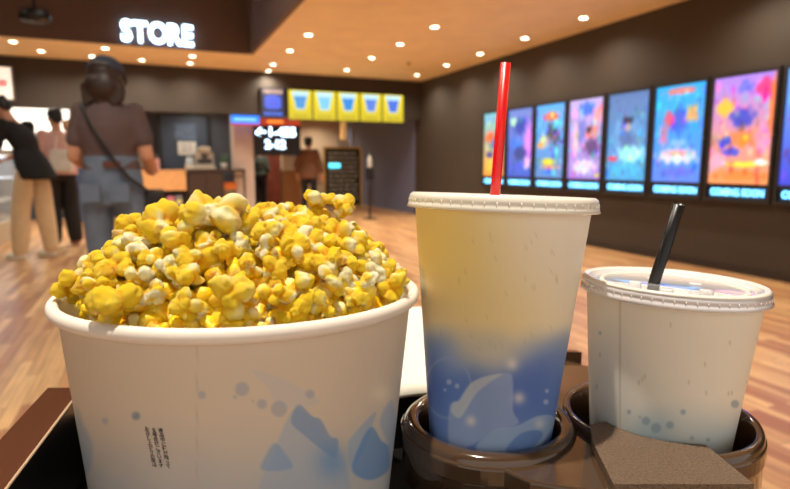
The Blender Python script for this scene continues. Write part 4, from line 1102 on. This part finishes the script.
# ------------------------------------------------------------------ popcorn
M_pop = attr_mat('buttery_popcorn', rough=.40, sss=.28, radius=(1, .7, .2), sscale=.0018, bump=.6, bscale=700)
def popcorn_mesh(seed, sub=5):
    rg = np.random.default_rng(seed)
    bm = bm_new(); bmesh.ops.create_icosphere(bm, subdivisions=sub, radius=1.0)
    bm.verts.ensure_lookup_table()
    D = np.array([v.co[:] for v in bm.verts]); D /= np.linalg.norm(D, axis=1)[:, None]
    E_ = np.array([(e.verts[0].index, e.verts[1].index) for e in bm.edges])
    L = []
    for k in range(int(rg.integers(7, 11))):        # big lobes
        d = rg.normal(size=3); d[2] *= .7; d /= np.linalg.norm(d)
        L.append((d * rg.uniform(.35, .68), rg.uniform(.24, .40)))
    for k in range(int(rg.integers(14, 22))):       # small curls sitting on them
        b0, r0 = L[int(rg.integers(6))]; d = rg.normal(size=3); d /= np.linalg.norm(d)
        L.append((b0 + d * r0 * .8, rg.uniform(.11, .19)))
    rr = np.full(len(D), .34)
    for c, r in L:
        dc = D @ c; q = dc * dc - (c @ c - r * r)
        rr = np.maximum(rr, np.where((q > 0) & (dc > 0), dc + np.sqrt(np.maximum(q, 0)), 0))
    w = 0
    for k in range(16):
        f = rg.normal(size=3) * rg.uniform(3, 14); w = w + np.sin(D @ f + rg.uniform(0, 6.28)) / (2 + np.linalg.norm(f) * .22)
    rr = rr * (1 + .055 * w)
    for k in range(7):      # folded ridges
        f = rg.normal(size=3) * rg.uniform(2.5, 7); rr = rr * (1 - .05 * np.abs(np.sin(D @ f + 1.2 * w + rg.uniform(0, 6.28))) ** 3)
    deg = np.bincount(E_.ravel(), minlength=len(D)).astype(float)
    def relax(a):
        o = np.zeros(len(a)); np.add.at(o, E_[:, 0], a[E_[:, 1]]); np.add.at(o, E_[:, 1], a[E_[:, 0]]); return .5 * a + .5 * o / deg
    for it in range(2 if sub > 4 else 1): rr = relax(rr)
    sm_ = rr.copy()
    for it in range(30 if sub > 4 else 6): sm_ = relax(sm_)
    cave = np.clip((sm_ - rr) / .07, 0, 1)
    for v in bm.verts: v.co = Vector(D[v.index] * rr[v.index])
    me = bpy.data.meshes.new('popcorn'); bm.to_mesh(me); bm.free()
    ph = sum(np.sin(D @ (rg.normal(size=3) * 2.4) + rg.uniform(0, 6)) for _ in range(4)) / 2.2
    butter = .5 + .5 * np.tanh(2.4 * (ph + rg.uniform(-.3, 1.15)))
    c = np.array((255, 248, 212.0))[None] * (1 - butter)[:, None] + np.array((255, 216, 26.0))[None] * butter[:, None]
    c = mix(c, (255, 178, 10), cave * .7 * (.25 + .75 * butter))  # orange shade in the creases painted into the colour
    hd_ = rg.normal(size=3); hd_ /= np.linalg.norm(hd_)
    hull = sm(.86, .95, D @ hd_ + .05 * w) * (.35 + .65 * cave) * (rg.random() < .6)
    c = mix(c, (150, 84, 28), hull * .8)
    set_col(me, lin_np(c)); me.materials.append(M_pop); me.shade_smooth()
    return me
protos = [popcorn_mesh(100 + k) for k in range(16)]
rp_ = np.random.default_rng(21)
def dome(r): return .0345 * (1 - np.minimum(1, r / .0795) ** 3.2)
BM_ = Matrix.Translation(LB) @ BR.to_4x4()
def rand_rot(): 
    q = rp_.normal(size=4); q /= np.linalg.norm(q)
    from mathutils import Quaternion
    return Quaternion(q)
# Poisson-like points on the heap
pts = []
tries = 0
while tries < 30000 and len(pts) < 520:
    tries += 1
    a = rp_.uniform(0, 2 * pi); r = .0835 * sqrt(rp_.random()); x, y = r * cos(a), r * sin(a)
    z = float(dome(r)) + rp_.uniform(-.002, .0025)
    if r > .0750: continue
    p = np.array((x, y, z))
    if all(np.sum((p - q) ** 2) > .0093 ** 2 for q in pts): pts.append(p)
front = sorted([p for p in pts if p[1] < .034], key=lambda p: p[1])
back = [p for p in pts if p[1] >= .034]
# pieces that stick up or lie over the rim, as in the photograph: (x, y, z, size, proto, label)
special = [
 (-.0314, -.0715, .0065, .0120, 2, 'big deep yellow popcorn piece hanging over the front left rim', 1),
 (-.0700, -.0330, .0075, .0105, 5, 'pale popcorn piece perched on the far left rim', 0),
 (.0360, .012, .0440, .0095, 7, 'popcorn piece sticking up highest at the top right of the heap', 0),
 (.0500, .006, .0395, .0088, 3, 'round yellow popcorn piece right of the topmost one', 1),
 (-.0030, -.042, .0400, .0150, 9, 'large cream white popcorn piece in the middle of the heap', 0),
 (-.0260, -.036, .0330, .0130, 11, 'large pale popcorn piece with brown hull left of the heap middle', 0),
 (-.060, .004, .0290, .0110, 13, 'yellow popcorn piece at the upper left shoulder of the heap', 1),
 (.0120, -.070, .0120, .0115, 6, 'pale popcorn piece low at the front middle of the heap', 0),
 (.0735, -.0250, .0065, .0090, 8, 'popcorn piece resting inside the right rim', 0)]
for (x, y, z, s, k, l, _) in special:
    o = bpy.data.objects.new('popcorn_piece', protos[k % 16]); COL.objects.link(o)
    o.location = BM_ @ Vector((x, y, z)); o.rotation_mode = 'QUATERNION'; o.rotation_quaternion = rand_rot(); o.scale = (s * 1.15,) * 3
    tag(o, l, 'popcorn', 'popcorn heaped in the bucket')
NUM = ['', 'second ', 'third ', 'fourth ', 'fifth ', 'sixth ', 'seventh ', 'eighth ', 'ninth ', 'tenth ', 'eleventh ', 'twelfth ', 'thirteenth ', 'fourteenth ', 'fifteenth ', 'sixteenth ', 'seventeenth ', 'eighteenth ', 'nineteenth ', 'twentieth ',
       'twenty-first ', 'twenty-second ', 'twenty-third ', 'twenty-fourth ', 'twenty-fifth ', 'twenty-sixth ', 'twenty-seventh ', 'twenty-eighth ', 'twenty-ninth ', 'thirtieth ']
ROW = ['in the lowest row above the rim', 'in the second row up the heap', 'in the third row up the heap', 'in the fourth row up the heap', 'among the topmost of the heap']
TONE = []
for me in protos:
    cc_ = np.zeros(len(me.vertices) * 4, dtype=np.float32); me.color_attributes['print'].data.foreach_get('color', cc_)
    b_ = cc_.reshape(-1, 4)[:, 2].mean(); TONE.append('deep yellow' if b_ < .10 else 'pale creamy' if b_ > .28 else 'yellow and cream')
placed = []
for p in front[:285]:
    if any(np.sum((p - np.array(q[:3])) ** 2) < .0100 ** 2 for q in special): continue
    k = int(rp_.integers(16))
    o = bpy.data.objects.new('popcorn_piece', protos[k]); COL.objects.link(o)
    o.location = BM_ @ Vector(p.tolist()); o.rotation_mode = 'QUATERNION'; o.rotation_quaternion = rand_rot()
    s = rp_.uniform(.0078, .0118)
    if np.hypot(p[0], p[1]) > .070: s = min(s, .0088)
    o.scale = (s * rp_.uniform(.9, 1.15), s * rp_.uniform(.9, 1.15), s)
    row = 0 if p[2] < .009 else 1 if p[2] < .017 else 2 if p[2] < .024 else 3 if p[2] < .030 else 4
    if p[1] > .012 and row < 3: row = 9
    ax_, ay_ = laid_out([p.tolist()], LB, BR); placed.append((row, TONE[k], float(ax_[0]), o))
for row in (0, 1, 2, 3, 4, 9):
    for tone in ('deep yellow', 'pale creamy', 'yellow and cream'):
        L_ = sorted([q for q in placed if q[0] == row and q[1] == tone], key=lambda q: q[2])
        for n_, q in enumerate(L_):
            if row == 9: l = tone + ' popcorn piece on the far slope of the heap'
            else: l = '%s popcorn, %sfrom the left %s' % (tone, NUM[n_] if n_ else 'first ', ROW[row])
            tag(q[3], l, 'popcorn', 'popcorn heaped in the bucket')
# the rest of the heap, below and behind, as one mass
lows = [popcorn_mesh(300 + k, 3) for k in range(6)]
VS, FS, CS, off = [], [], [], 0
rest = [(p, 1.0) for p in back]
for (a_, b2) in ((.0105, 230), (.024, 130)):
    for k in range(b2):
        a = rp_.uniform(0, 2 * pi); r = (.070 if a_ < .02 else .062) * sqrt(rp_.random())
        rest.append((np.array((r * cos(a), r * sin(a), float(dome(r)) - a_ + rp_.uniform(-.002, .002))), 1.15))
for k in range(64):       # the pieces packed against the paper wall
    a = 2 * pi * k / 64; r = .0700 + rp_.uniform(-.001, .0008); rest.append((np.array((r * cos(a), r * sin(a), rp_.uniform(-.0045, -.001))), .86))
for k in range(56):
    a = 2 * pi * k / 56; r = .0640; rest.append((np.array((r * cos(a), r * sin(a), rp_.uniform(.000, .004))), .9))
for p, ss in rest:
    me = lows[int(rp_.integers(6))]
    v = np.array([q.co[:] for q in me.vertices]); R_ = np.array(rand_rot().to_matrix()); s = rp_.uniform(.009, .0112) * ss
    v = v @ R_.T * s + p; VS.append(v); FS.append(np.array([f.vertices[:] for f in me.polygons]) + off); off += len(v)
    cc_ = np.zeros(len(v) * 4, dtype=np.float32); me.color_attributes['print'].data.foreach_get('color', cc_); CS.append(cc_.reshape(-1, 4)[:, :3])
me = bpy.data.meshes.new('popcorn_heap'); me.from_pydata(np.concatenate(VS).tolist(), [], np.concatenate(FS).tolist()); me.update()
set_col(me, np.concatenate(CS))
hp = obj('popcorn_heap', me, M_pop, None, smooth=True); hp.matrix_world = BM_
tag(hp, 'mass of yellow popcorn under and behind the top layer in the bucket', 'popcorn', kind='stuff')
